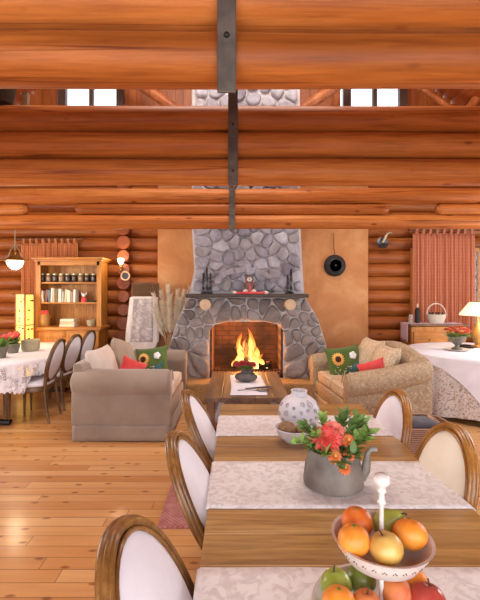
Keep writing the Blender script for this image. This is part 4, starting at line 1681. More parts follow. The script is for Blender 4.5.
tag(MB().lathe([(0, 0), (.10, 0), (.115, .02), (.118, .125), (.125, .14), (.117, .145), (.108, .13), (.10, .03), (0, .02)], 24).build('planter', M['sage'], loc=(at(30.5, 350, 5.55).x, 5.55, .748)), 'greenish grey planter bowl on the lace tablecloth', 'planter')


def bouquet(root_loc, cols, n, rad, h, seed, leafm, names, lab, group):
    pass


fp_ = thing('flower_pot', 'dark pot with red flowers on the lace tablecloth by the planter bowl', 'potted plant', (at(13, 352, 5.35).x, 5.35, .748))
MB().lathe([(0, 0), (.06, 0), (.085, .08), (.09, .12), (.08, .12), (.07, .10), (0, .095)], 18).build('pot', M['stone_pot'], fp_)
rd = random.Random(4)
lv = MB()
for i in range(40):
    a = rd.uniform(0, 6.28)
    lv.leaf((rd.uniform(-.04, .04), rd.uniform(-.04, .04), .10), (math.cos(a), math.sin(a), rd.uniform(.3, 1.8)), (0, 0, 1), rd.uniform(.09, .17), .045)
lv.build('leaves', M['leaf_dark'], fp_)
for i in range(6):
    a, q = rd.uniform(0, 6.28), rd.uniform(.03, .11)
    MB().ball((q * math.cos(a), q * math.sin(a), .20 + rd.uniform(-.03, .05)), .034, 10, 8, fn=lambda d: 1 + .18 * noise.noise(d * 4)).build('red_bloom', M['coral'], fp_)
fp2 = thing('leafy_plant', 'leafy green pot plant at the near end of the lace tablecloth, cut by the frame', 'potted plant', (at(-2, 360, 4.95).x, 4.97, .748))
MB().lathe([(0, 0), (.07, 0), (.095, .10), (.10, .14), (.09, .14), (.08, .12), (0, .115)], 18).build('pot', M['stone_pot'], fp2)
lv = MB()
for i in range(60):
    a = rd.uniform(0, 6.28)
    lv.leaf((rd.uniform(-.05, .05), rd.uniform(-.05, .05), .12), (math.cos(a), math.sin(a), rd.uniform(.2, 2.2)), (0, 0, 1), rd.uniform(.10, .2), .05)
lv.build('leaves', M['leaf'], fp2)
for i in range(5):
    a, q = rd.uniform(0, 6.28), rd.uniform(.03, .12)
    MB().ball((q * math.cos(a), q * math.sin(a), .26 + rd.uniform(-.03, .05)), .03, 10, 8).build('red_bloom', M['coral'], fp2)

# round table with white cloth
RC = (3.27, 5.50)
rt = thing('round_table', 'round table hidden under a floral skirt and white cloth', 'table', (RC[0], RC[1], 0))
MB().lathe([(0, .70), (.90, .70), (.905, .71), (.905, .735), (.90, .74), (0, .74)], 48).build('tabletop', M['table_leg'], rt)
MB().lathe([(0, 0), (.30, 0), (.30, .04), (.08, .08), (.06, .15), (.06, .6), (.1, .69), (0, .70)], 20).build('pedestal', M['table_leg'], rt)
M['floral_skirt'] = blotch('floral_skirt_cloth', '#d9ccc6', [(40, '#b08d78', .57), (46, '#9d8490', .60), (52, '#9a9a80', .62), (60, '#b58276', .63)])
ou = superell(RC[0], RC[1], .91, .91, 1)
sk = drape(ou, .743, lambda t: .07 + .02 * math.sin(t * 40), 200, 17, .018, seed=2)
tag(sk.build('floral_tablecloth', M['floral_skirt'], ang=80), 'long floral printed cloth hanging to the floor under the white cloth of the round table', 'tablecloth')


def sq_hem(t):
    # square overlay laid at an angle on the round top: corners hang low, sides ride up
    a = 2 * PI * t - R(15)
    half = .985
    k = max(abs(math.cos(a)), abs(math.sin(a)))
    return .742 - max(.015, half / k - .91) * 1.0


ov = drape(superell(RC[0], RC[1], .925, .925, 1), .7505, sq_hem, 200, 11, .010, seed=5)
M['white_cloth'] = fabric('white_table_cloth', '#ddd7e0', '#ece7ee', 5)
tag(ov.build('white_tablecloth', M['white_cloth'], ang=80), 'square white cloth laid over the floral cloth on the round table', 'tablecloth')
TT = .753
pp = at(457, 351, 5.55)
plt = thing('plate', 'white plate under the flower urn on the round table', 'plate', (pp.x, 5.55, TT))
MB().lathe([(0, .003), (.09, .003), (.10, 0), (.165, .014), (.17, .018), (.10, .010), (0, .010)], 32).build('dish', M['white'], plt)
urn = thing('flower_urn', 'grey pedestal urn on the white plate', 'urn', (pp.x, 5.55, TT + .011))
MB().lathe([(0, 0), (.07, 0), (.072, .012), (.03, .03), (.025, .055), (.06, .085), (.105, .13), (.12, .18), (.13, .19), (.12, .192), (.10, .14), (0, .12)], 24).build('urn_body', M['stone_pot'], urn)
rd = random.Random(9)
gl = 'orange and red blooms in the grey urn'
for i in range(16):
    a, q = i * 2.4, .02 + .135 * math.sqrt((i + .5) / 16)
    zz = .325 - q * .55 + rd.uniform(-.01, .015)
    mm_ = M['coral_light'] if i % 3 else M['orange_petal']
    bl = MB()
    for r_ in range(3):
        for k in range(7):
            w = 2 * PI * k / 7 + r_ * .4
            bl.leaf((0, 0, 0), (math.cos(w), math.sin(w), .3 + r_ * .8), (0, 0, 1), .055 - r_ * .008, .04, .2, 3)
    o = tag(bl.build('orange_bloom' if i % 3 == 0 else 'coral_bloom', mm_, loc=(pp.x + q * math.cos(a), 5.55 + q * math.sin(a), TT + zz)), ('orange' if i % 3 == 0 else 'coral pink') + ' bloom in the dense bunch filling the grey urn', 'flower', gl + (' (orange)' if i % 3 == 0 else ' (coral)'))
lv = MB()
for i in range(46):
    a = rd.uniform(0, 6.28)
    lv.leaf((.05 * math.cos(a), .05 * math.sin(a), .17), (math.cos(a), math.sin(a), rd.uniform(.1, 1.2)), (0, 0, 1), rd.uniform(.09, .15), .045)
tag(lv.build('urn_foliage', M['leaf'], loc=(pp.x, 5.55, TT + .01)), 'green leaves around the blooms in the grey urn', 'foliage')

M['lamp_cream'] = glow('lit_cream_shade', '#ffe4ba', .8, '#f2e2c4')
tl = thing('table_lamp', 'table lamp with lit cream cone shade and amber base on the round table', 'table lamp', ((478 - 236) * 5.80 / F_PX, 5.80, TT + .001))
MB().lathe([(0, 0), (.09, 0), (.09, .02), (.04, .04), (.055, .09), (.085, .17), (.07, .25), (.03, .31), (.02, .36), (.012, .50), (0, .50)], 24).build('lamp_base', M['amber'], tl)
MB().lathe([(.235, .455), (.24, .455), (.235, .475), (.115, .635), (.11, .635), (.22, .475)], 32).build('lamp_shade', M['lamp_cream'], tl)
point('table_lamp_light', (tl.location[0], 5.55, TT + .40), 7, (1.0, .8, .52), .1)
bs = MB().lathe([(0, 0), (.10, 0), (.12, .012), (.125, .03), (.118, .03), (.1, .016), (0, .012)], 24)
tag(bs.build('dark_tray', M['iron'], loc=((468.5 - 236) * 5.75 / F_PX, 5.5 + .3, TT)), 'small dark round tray beside the lamp base on the round table', 'tray')

# ------------------------------------------------------------------ side chest with bottle and basket
CX0, CX1 = (407 - 236) * 6.55 / F_PX, 3.62
CZ = 1.03
ch = thing('side_chest', 'brown wooden chest in front of the red checked curtain', 'chest', ((CX0 + CX1) / 2, 6.62, 0))
cw = CX1 - CX0
MB().box((0, 0, .50), (cw - .03, .40, .98), .006).build('carcass', M['pine'], ch, smooth=False)
MB().box((0, -.005, CZ - .015), (cw + .02, .44, .03), .006).build('chest_top', M['rustic'], ch, smooth=False)
for i in range(3):
    dd = MB().box((0, -.207, .20 + i * .29), (cw - .10, .02, .26), .005).build('drawer', M['pine_x'], ch, smooth=False)
    for kx_ in (-.15, .15):
        MB().ball((kx_, -.225, .20 + i * .29), .016, 10, 8).build('knob', M['brass'], dd)
m, nt, b = base_mat('purple_check_runner')
ck = N(nt, 'ShaderNodeTexChecker')
ck.inputs['Scale'].default_value = 55
ck.inputs['Color1'].default_value = C('#b98a92')
ck.inputs['Color2'].default_value = C('#dcc6cc')
nt.links.new(coords(nt), ck.inputs['Vector'])
nt.links.new(ck.outputs['Color'], b.inputs['Base Color'])
b.inputs['Roughness'].default_value = .9
path = [(CX0 - .022, .74)] + [(CX0 - .022, .74 + .056 * k) for k in range(1, 6)] + [(CX0 - .018, CZ + .002), (CX0 - .008, CZ + .004)] + [(CX0 + (CX1 - CX0 - .05) * k / 12, CZ + .004) for k in range(1, 13)]
ro = MB().grid(lambda u, vv: (path[int(round(u * (len(path) - 1)))][0] - (.05 if path[int(round(u * (len(path) - 1)))][1] < .98 else 0) * 0, 6.615 + (vv - .5) * .30, path[int(round(u * (len(path) - 1)))][1]), len(path), 6)
tag(ro.build('chest_runner', m, solid=.004, ang=70), 'pink and mauve checked runner hanging over the end of the chest', 'runner')
wb = at(417.5, 323, 6.55)
bt = thing('wine_bottle', 'dark wine bottle with pale neck on the chest', 'bottle', (wb.x, 6.55, CZ + .008))
MB().lathe([(0, 0), (.037, 0), (.039, .01), (.039, .19), (.03, .225), (.015, .25), (.0145, .27), (0, .27)], 18).build('bottle_body', M['black'], bt)
MB().lathe([(.0155, .235), (.0165, .24), (.0165, .305), (0, .307)], 14).build('capsule', M['cut_wood'], bt)
M['clear'] = glass('clear_glass', '#e8e4e0', .03, .22)
tag(MB().lathe([(0, 0), (.032, 0), (.036, .01), (.038, .13), (.035, .13), (.033, .015), (0, .012)], 16).build('drinking_glass', M['clear'], loc=(at(412.5, 323, 6.55).x, 6.6, CZ + .008)), 'clear drinking glass beside the wine bottle on the chest', 'glass')
M['white_wicker'] = wicker('white_wicker', '#b9a894', '#e3d8c8', 70)
hb_ = at(436.5, 324, 6.55)
hk = thing('handled_basket', 'white wicker basket with a tall hoop handle holding dark bottles on the chest', 'basket', (hb_.x, 6.56, CZ + .008))
MB().lathe([(0, 0), (.11, 0), (.12, .01), (.155, .13), (.16, .14), (.15, .14), (.11, .02), (0, .015)], 28, sy=.75).build('basket_body', M['white_wicker'], hk)
MB().tube([(.152 * math.cos(a), 0, .13 + .18 * math.sin(a)) for a in [PI * i / 20 for i in range(21)]], .010, 8).build('handle', M['white_wicker'], hk)
for i in range(5):
    xo = -.10 + .05 * i
    tag(MB().lathe([(0, 0), (.027, 0), (.027, .09), (.012, .13), (.012, .15), (0, .151)], 12).build('dark_bottle', M['black'], loc=(hb_.x + xo, 6.56 + .02 * (i % 2), CZ + .03)), 'small dark bottle standing in the white wicker basket', 'bottle', 'dark bottles in the white basket')

# ------------------------------------------------------------------ two-tier fruit stand
FX, FY = (381.5 - 236) * .91 / F_PX, .91
BZ1, BZ2 = .765, .975          # undersides of the two bowls
fs_ = thing('fruit_stand', 'white enamel two-tier fruit stand on the dining table', 'fruit stand', (FX, FY, TZ + .005))
o0 = TZ + .005


def bowl_prof(r, h, t=.005):
    return [(0, 0), (r * .62, 0), (r * .74, .006), (r * .93, h * .72), (r, h), (r + .003, h + .003), (r - t + .001, h + .002), (r * .93 - t, h * .72), (r * .74 - t, .012), (r * .6, .007), (0, .007)]


R2_, H2_ = .106, .050
R1_, H1_ = .150, .055
MB().lathe([(0, 0), (.075, 0), (.078, .006), (.03, .014), (.022, .056), (0, .058)], 28).build('foot', M['white'], fs_)
lb = MB().lathe(bowl_prof(R1_, H1_), 44, (0, 0, .058)).build('bowl', M['white'], fs_)
ub = MB().lathe(bowl_prof(R2_, H2_), 40, (0, 0, 1.03 - o0 - H2_)).build('bowl', M['white'], fs_)
M['dot_brown'] = plain('brown_dots', '#7a5a4a', .4, .1)
for i in range(30):
    a = 2 * PI * i / 30
    for j in range(3):
        an = a + (.035 if j == 1 else -.0) + (.07 if j == 2 else 0)
        zz = H2_ * (.62 if j != 1 else .70)
        rr = R2_ * (.74 + .19 * ((zz - .006) / (H2_ * .72 - .006))) + .0006
        if True:
            MB().ball((rr * math.cos(an), rr * math.sin(an), 1.03 - o0 - H2_ + zz), .0016, 6, 5).build('dot', M['dot_brown'], ub)
MB().lathe([(0, .058), (.005, .058), (.005, .18), (.009, .20), (.005, .212), (.0052, .345), (.010, .352), (.007, .358), (.0068, .372), (.0105, .377), (.0085, .385), (0, .386)], 16).build('pole', M['white'], fs_)
MB().lathe([(0, .383), (.008, .383), (.010, .388), (.018, .396), (.0195, .403), (.016, .411), (.008, .416), (0, .417)], 20).build('knob', M['white'], fs_)


def skin(name, c1, c2, c3=None, rough=.42, b_=.15, sc=6, dotsc=260):
    m, nt, b = base_mat(name)
    v = coords(nt)
    n = noise_t(nt, v, sc * 4, 3)
    st = [(.32, C(c1)), (.62, C(c2))] + ([(.8, C(c3))] if c3 else [])
    nt.links.new(ramp(nt, n, st), b.inputs['Base Color'])
    b.inputs['Roughness'].default_value = rough
    bump(nt, b, voro(nt, v, dotsc), b_, .001)
    return m


M['orange'] = skin('orange_peel', '#ee8420', '#f39a3a', rough=.45, b_=.25)
M['orange_red'] = skin('tangerine_peel', '#e36a22', '#ee8431', rough=.42, b_=.25)
M['apple_green'] = skin('green_apple', '#8a9a34', '#a5b04a', '#b9b866', .3, .03)
M['apple_dark'] = skin('dark_green_apple', '#5f6f26', '#78853a', None, .35, .03)
M['apple_gold'] = skin('golden_apple', '#d5a24a', '#dfb565', '#d98a55', .3, .03, 4)
M['pear_green'] = skin('green_pear', '#98a03a', '#aeb14c', '#c0bb66', .38, .05)
M['peach'] = skin('peach_skin', '#d4823f', '#c9603a', '#e0a15c', .6, .03, 4)
M['apple_red'] = skin('red_apple', '#a83a34', '#bf5040', '#d18a5f', .28, .03, 5)
M['stem'] = plain('fruit_stem', '#4a3a22', .7, .2)


def fruit(kind, label, px, d, z, r, m, tilt=(0, 0)):
    """z is the height of the fruit's middle"""
    x = (px - 236) * d / F_PX
    t = thing(kind, label, kind.split('_')[-1], (x, d, z), 0)
    t.rotation_euler = (tilt[0], tilt[1], random.Random(px).uniform(0, 6))
    if kind == 'orange' or kind == 'mandarin':
        fn = lambda q: (1 - .05 * max(0, q.z) ** 6) * (1 + .012 * noise.noise(q * 2))
        MB().ball((0, 0, 0), (r, r, r * (.95 if kind == 'orange' else .86)), 24, 16, fn).build('peel', m, t, ang=80)
        q = .95 if kind == 'orange' else .86
        MB().lathe([(0, 0), (.004, 0), (.0045, .002), (0, .003)], 8, (0, 0, r * q * .935)).build('stem_button', M['apple_dark'], t)
    elif kind == 'pear':
        MB().lathe([(0, -r), (r * .5, -r * .95), (r * .93, -r * .45), (r, 0), (r * .88, r * .45), (r * .58, r * .95), (r * .36, r * 1.3), (r * .2, r * 1.5), (0, r * 1.52)], 24).build('skin', m, t, ang=80)
        MB().tube([(0, 0, r * 1.48), (.003, 0, r * 1.7), (.008, 0, r * 1.85)], .0022, 6).build('stem', M['stem'], t)
    else:
        pr = []
        for i in range(17):
            a = PI * i / 16
            rr = r * math.sin(a) * (1 + .06 * math.cos(a))
            zz = -r * .92 * math.cos(a)
            dip = max(0, 1 - abs(math.sin(a)) / .5)
            zz -= math.copysign(dip ** 1.5 * r * .22, zz)
            pr.append((max(rr, 0 if i in (0, 16) else .0005), zz))
        pr[0] = (0, pr[0][1]); pr[-1] = (0, pr[-1][1])
        MB().lathe(pr, 24, wob=lambda a, z: 1 + .015 * math.cos(5 * a)).build('skin', m, t, ang=80)
        MB().tube([(0, 0, r * .66), (.002, 0, r * .85), (.006, .002, r * 1.08)], .0018, 6).build('stem', M['stem'], t)
    return t


def fz(py, d):
    return EYE - (py - 289) * d / F_PX


fruit('orange', 'redder orange at the back of the top bowl, behind the paler orange', 357, .958, 1.035, .036, M['orange_red'])
fruit('orange', 'pale orange at the front of the top bowl beside the golden apple', 354, .882, 1.040, .034, M['orange'])
fruit('pear', 'green pear leaning behind the white pole in the top bowl', 388, .975, 1.022, .033, M['pear_green'], (R(-25), R(35)))
fruit('golden_apple', 'golden yellow apple at the front middle of the top bowl', 386, .862, 1.036, .035, M['apple_gold'], (R(14), R(8)))
fruit('mandarin', 'orange mandarin with a stalk resting against the rim of the top bowl', 410, .912, 1.035, .037, M['orange'], (R(-10), R(25)))
fruit('apple', 'light green apple at the rim end of the lower bowl', 336, .955, .893, .036, M['apple_green'], (R(-12), R(-10)))
fruit('apple', 'dark green apple half hidden under the top bowl', 361, .985, .885, .035, M['apple_dark'])
fruit('orange', 'bright orange in the lower bowl beneath the light green apple', 339, .872, .908, .0375, M['orange'])
fruit('peach', 'brownish peach in the lower bowl between the bright orange and the white pole', 367, .874, .908, .031, M['peach'])
fruit('peach', 'orange peach in the lower bowl just behind the pole', 396, .912, .908, .034, M['peach'])
fruit('orange', 'orange at the back of the lower bowl, below the stalked mandarin', 414, .965, .885, .036, M['orange'])
fruit('apple', 'large red apple at the rim of the lower bowl opposite the green apples', 428, .895, .898, .040, M['apple_red'], (R(10), R(12)))
fruit('apple', 'small dark red apple lowest in front of the white pole', 392, .838, .892, .030, M['apple_red'], (R(10), R(0)))

# ------------------------------------------------------------------ grey pot with flowers
KD = 1.74
kx = (333 - 236) * KD / F_PX
kt = thing('watering_jug', 'weathered grey tin jug with a curved spout holding coral flowers on the middle runner', 'jug', (kx, KD, TZ + .006))
M['tin'] = plain('weathered_tin', '#82786f', .55, .5, 6, .3, .4, 25)
MB().lathe([(0, 0), (.115, 0), (.124, .006), (.125, .02), (.118, .075), (.105, .132), (.100, .148), (.104, .152), (.098, .152), (.095, .14), (.11, .07), (.112, .012), (0, .010)], 36).build('jug_body', M['tin'], kt)
MB().tube([(.112, -.015, .03), (.132, -.018, .065), (.138, -.02, .105), (.140, -.02, .135), (.155, -.02, .152), (.178, -.02, .150)], [.024, .021, .016, .012, .011, .013], 12, sq=(1, .8)).build('spout', M['tin'], kt)
rd = random.Random(13)
base = Vector((kx, KD, TZ + .006))
gl = 'leafy sprigs in the grey tin jug'
dirs = [(-.115, .00, .21), (-.08, -.06, .19), (-.14, -.03, .15), (.09, -.02, .23), (.12, .02, .21), (.10, -.06, .17), (.06, .06, .23), (-.03, .06, .22), (-.05, -.10, .13), (.05, -.10, .13), (.125, -.04, .19), (-.10, .05, .17), (.0, -.115, .10)]
wh = ['drooping over the jug rim above the spout side', 'leaning towards the white bowl']
for i, (x, y, z) in enumerate(dirs):
    tip = Vector((x * 1.1, y * 1.1, z + .035))
    root = Vector((x * .25, y * .25, .08))
    mid = root.lerp(tip, .6) + Vector((0, 0, .03))
    big = x > .03
    mb = MB().tube([root, mid, tip], [.003, .0025, .0015], 6)
    nl = 19
    for k in range(nl):
        t = .22 + .78 * k / (nl - 1)
        p = (root.lerp(mid, t / .6) if t < .6 else mid.lerp(tip, (t - .6) / .4))
        a = k * 2.4 + i
        out = Vector((math.cos(a), math.sin(a), .55)) + (tip - mid).normalized() * .9
        mb.leaf(p, out, (0, 0, 1), (.056 if big else .046) * rd.uniform(.8, 1.15), .028 if big else .022, .2, 4)
    mb.leaf(tip, (tip - mid), (0, 1, 0), .05 if big else .035, .022, .1, 4)
    if z < .14:
        lab, g = 'short sprig hanging over the front rim of the grey tin jug', 'front sprigs hanging over the jug rim'
    elif big:
        lab, g = 'broad-leaved green sprig in the grey jug on the spout side', 'broad-leaved sprigs in the jug'
    else:
        lab, g = 'small-leaved green sprig in the grey jug on the side of the white bowl', 'small-leaved sprigs in the jug'
    tag(mb.build('leaf_sprig', M['leaf'] if (i % 3) else M['leaf_dark'], loc=base), lab, 'sprig', g)


def rosette(name, label, loc, r, rings, m, group=None, cat='flower', tilt=(0, 0), center=None):
    t = thing(name, label, cat, loc, 0, group)
    t.rotation_euler = (tilt[0], tilt[1], 0)
    mb = MB()
    for q in range(rings):
        n = 12 - q
        for k in range(n):
            a = 2 * PI * k / n + q * .37
            el = .15 + 1.5 * q / rings
            L = r * (1 - .13 * q)
            mb.leaf((0, 0, 0), (math.cos(a), math.sin(a), el), (0, 0, 1), L, r * .62, .5 - .2 * q / rings, 5, .3)
    mb.build('petals', m, t)
    if center:
        MB().ball((0, 0, r * .35), r * .22, 10, 8).build('flower_center', center, t)
    MB().tube([(0, 0, 0), (0, .01, -r * 1.4)], .003, 6).build('stem', M['leaf'], t)
    return t


rosette('coral_flower', 'largest coral red bloom facing out of the grey tin jug', base + Vector((-.034, -.050, .212)), .062, 5, M['coral'], None, tilt=(R(42), R(-8)))
rosette('coral_flower', 'second coral bloom tucked above the largest one in the grey jug', base + Vector((.004, -.01, .232)), .050, 4, M['coral_light'], None, tilt=(R(22), R(10)))
for i, (x, y, z, r, lab) in enumerate([(.052, -.05, .200, .030, 'small pale orange flower between coral bloom and broad leaves'), (.045, -.08, .150, .026, 'small orange bud flower below the pale orange one in the jug'), (-.015, -.10, .155, .030, 'small orange flower low under the largest coral bloom'), (.020, -.115, .115, .026, 'lowest little orange flower at the jug rim')]):
    rosette('orange_flower', lab, base + Vector((x, y, z)), r, 3, M['orange_petal'], 'small orange flowers in the grey jug', tilt=(R(50), R(5)), center=M['petal_yellow'])

# white vase with raised rings, and bowl
vd = 2.47
vs_ = thing('round_vase', 'round white ceramic vase with grey swirl rings on the far table runner', 'vase', ((299 - 236) * vd / F_PX, vd, TZ + .006))
M['vase'] = plain('white_ceramic', '#cfc8cc', .5, .1, 12)
def vase_r(z):
    t = (z - .0) / .185
    return .123 * math.sqrt(max(0, 1 - ((t - .46) / .60) ** 2))
prof = [(0, 0)] + [(vase_r(.185 * i / 16), .185 * i / 16) for i in range(0, 16)] + [(.050, .187), (.046, .20), (.050, .215), (.042, .215), (.038, .19), (0, .185)]
MB().lathe(prof, 36).build('vase_body', M['vase'], vs_)
rd = random.Random(31)
M['swirl'] = plain('grey_swirl', '#8f868b', .6, .15)
spots_ = []
tries = 0
while len(spots_) < 44 and tries < 3000:
    tries += 1
    a, z = rd.uniform(0, 2 * PI), rd.uniform(.03, .155)
    if all(((((a - b + PI) % (2 * PI)) - PI) * .11) ** 2 + (z - c) ** 2 > .039 ** 2 for b, c, _ in spots_):
        spots_.append((a, z, rd.uniform(.009, .021)))
for (a, z, r) in spots_:
    pts = []
    n = 26
    for k in range(n):
        w = 2 * PI * k / n * 1.7 + a * 5
        q = r * (1 - .7 * k / n)
        zz = z + q * math.sin(w)
        aa = a + q * math.cos(w) / vase_r(z)
        rr = vase_r(min(.18, max(.0, zz))) + .0008
        pts.append((rr * math.cos(aa), rr * math.sin(aa), zz))
    MB().tube(pts, .0015, 6).build('swirl_ring', M['swirl'], vs_)
bd = 2.235
bx0 = (294 - 236) * bd / F_PX
tag(MB().lathe([(0, 0), (.05, 0), (.055, .006), (.085, .035), (.103, .075), (.100, .078), (.095, .072), (.075, .035), (.045, .014), (0, .012)], 32).build('bowl', M['vase'], loc=(bx0, bd, TZ + .001)), 'white ceramic bowl in front of the round white vase', 'bowl')
M['nut'] = skin('brown_shell', '#7b5a3c', '#96724e', None, .7, .3, 10, 60)
tag(MB().ball((0, 0, 0), (.050, .05, .042), 20, 14, lambda q: 1 + .05 * noise.noise(q * 3)).build('brown_ball', M['nut'], loc=(bx0 - .038, bd, TZ + .065), ang=80), 'rough brown ball lying in the white bowl', 'ornament')
tag(MB().ball((0, 0, 0), (.040, .04, .034), 20, 14, lambda q: 1 + .05 * noise.noise(q * 3 + Vector((5, 1, 2)))).build('brown_ball', M['nut'], loc=(bx0 + .046, bd + .005, TZ + .056), ang=80), 'smaller brown ball in the white bowl, half hidden by leaves', 'ornament')

# ------------------------------------------------------------------ on the coffee table
CTZ = .451
def cr(u, vv):
    y = -.50 + 1.0 * vv
    w = .40
    return ((u - .5) * w + .01 * math.sin(vv * 5), y, .004 + .002 * math.sin(u * 11) * math.sin(vv * 9))
tag(MB().grid(cr, 14, 30).build('table_runner', M['white_cloth'], loc=(.135, 4.85, CTZ), solid=.003, ang=80), 'plain white cloth laid along the rustic coffee table', 'table runner')
ce_ = at(246, 381, 4.98)
cp = thing('stone_pot', 'dark grey rock-like pot of red flowers on the coffee table cloth', 'potted plant', (ce_.x, 4.98, CTZ + .008))
M['rock'] = plain('dark_rock', '#5c5552', .75, .35, 14, bmp=.6)
MB().ball((0, 0, .055), (.135, .11, .06), 20, 12, lambda q: 1 + .16 * noise.noise(q * 3.1)).ball((.01, .01, .11), (.075, .07, .05), 14, 10, lambda q: 1 + .18 * noise.noise(q * 4.1)).build('rock_base', M['rock'], cp)
rd = random.Random(17)
lv = MB()
for i in range(34):
    a = rd.uniform(0, 6.28)
    lv.leaf((.03 * math.cos(a), .03 * math.sin(a), .15), (math.cos(a), math.sin(a), rd.uniform(.3, 1.6)), (0, 0, 1), rd.uniform(.07, .13), .035)
lv.build('leaves', M['leaf_dark'], cp)
M['deep_red'] = plain('deep_red_petal', '#a63232', .55, .2, 14)
for i in range(7):
    x = -.11 + .20 * i / 6 + rd.uniform(-.01, .01)
    o = rosette('red_bloom', 'deep red bloom in the dark rock pot before the fire', (ce_.x + x, 4.96 + rd.uniform(-.03, .04), CTZ + .225 + rd.uniform(-.02, .03)), .043, 3, M['deep_red'], 'deep red blooms in the rock pot', tilt=(R(25), R(x * 200)))
M['silver'] = plain('worn_silver', '#6f6a6d', .35, .2, 10, .8)
sp_ = thing('serving_spoon', 'long dark metal serving spoon lying on the coffee table cloth', 'spoon', (at(252, 390, 4.55).x, 4.52, CTZ + .009))
MB().tube([(-.16, .0, .004), (-.06, .01, .008), (.05, -.01, .006)], [.010, .007, .008], 8, sq=(.5, 1)).build('handle', M['silver'], sp_)
MB().ball((.115, -.012, .010), (.075, .045, .010), 18, 10).build('spoon_bowl', M['silver'], sp_)
kn = thing('fire_tongs', 'flat metal tongs crossing the serving spoon on the coffee table', 'tongs', (at(258, 388, 4.62).x, 4.63, CTZ + .008), R(16))
for s in (-1, 1):
    MB().tube([(-.15, 0, .006), (-.02, s * .018, .007), (.12, s * .028, .006), (.17, s * .012, .006)], .006, 8).build('tong_arm', M['silver'], kn)

# ------------------------------------------------------------------ wicker chair with white throw, dried plumes
wc_ = (141.5 - 236) * 6.35 / F_PX
wc = thing('wicker_chair', 'brown wicker high-back chair in the corner under the sconce', 'armchair', (wc_, 6.35, 0))
M['wicker_brown'] = wicker('brown_wicker', '#4b2e1c', '#87603c', 60)
bkp = MB()
bkp.grid(lambda u, vv: ((u - .5) * (.44), .20 + .10 * vv - .05 * math.cos((u - .5) * PI), .42 + vv * 1.12), 16, 22)
bkp.build('backrest', M['wicker_brown'], wc, solid=.035, ang=70)
for i in range(13):
    x = -.20 + .40 * i / 12
    MB().tube([(x, .235 - .05 * math.cos(x / .44 * PI), 1.30), (x, .262 - .05 * math.cos(x / .44 * PI), 1.565)], .012, 8).build('back_rod', M['wicker_brown'], wc)
MB().tube([(-.22, .28, 1.565), (0, .235, 1.575), (.22, .28, 1.565)], .018, 10).build('top_rail', M['wicker_brown'], wc)
MB().box((0, .0, .38), (.48, .46, .10), .03).build('seat', M['wicker_brown'], wc)
for s in (-1, 1):
    MB().tube([(s * .245, .20, .80), (s * .255, -.02, .66), (s * .25, -.22, .62), (s * .24, -.23, .40)], .025, 10).build('armrest', M['wicker_brown'], wc)
    for y in (-.18, .18):
        MB().tube([(s * .20, y, 0), (s * .20, y, .36)], [.018, .024], 10).build('leg', M['wicker_brown'], wc)
m, nt, b = base_mat('printed_throw')
v = coords(nt)
n1 = noise_t(nt, v, 6, 3, .6, 1.4)
n2 = voro(nt, coords(nt, (1, .3, 1)), 7, 'DISTANCE_TO_EDGE')
ln_ = ramp(nt, n2, [(.03, (1, 1, 1)), (.06, (0, 0, 0))])
nt.links.new(mix(nt, ln_, ramp(nt, n1, [(.38, C('#a19390')), (.52, C('#c0b3af')), (.68, C('#d6cbc6'))]), C('#a79a98')), b.inputs['Base Color'])
b.inputs['Roughness'].default_value = .9
M['printed'] = m
th = thing('throw_blanket', 'white throw with a grey printed panel draped over the wicker chair', 'blanket', (wc_, 6.35, 0))
sec = [(1.36, .20, .225), (1.375, .165, .225), (1.36, .14, .222), (1.20, .115, .235), (1.0, .08, .25), (.84, .05, .262), (.72, .02, .262), (.62, -.02, .25), (.58, -.16, .235), (.565, -.25, .225), (.53, -.275, .215), (.46, -.28, .205)]
M['pale_linen'] = fabric('pale_linen', '#d3c8c2', '#e3dad4', 6)
wc.scale = (1, 1, 1.06)
th.scale = (1, 1, 1.06)
def tfn(u, vv):
    k = vv * (len(sec) - 1)
    i = min(int(k), len(sec) - 2)
    f = k - i
    z, y, w = [sec[i][q] * (1 - f) + sec[i + 1][q] * f for q in range(3)]
    x = (u - .5) * 2 * w
    ed = max(0, abs(u - .5) * 2 - .75) / .25
    return (x, y - .02 + .035 * ed ** 2 + .006 * math.sin(u * 21 + vv * 4), z - .015 * ed)
MB().grid(tfn, 24, 34).build('white_border', M['pale_linen'], th, solid=.008, ang=80)
MB().grid(lambda u, vv: Vector(tfn(.17 + .66 * u, .19 + .36 * vv)) + Vector((0, -.008, .003)), 18, 18).build('printed_panel', M['printed'], th, solid=.004, ang=80)
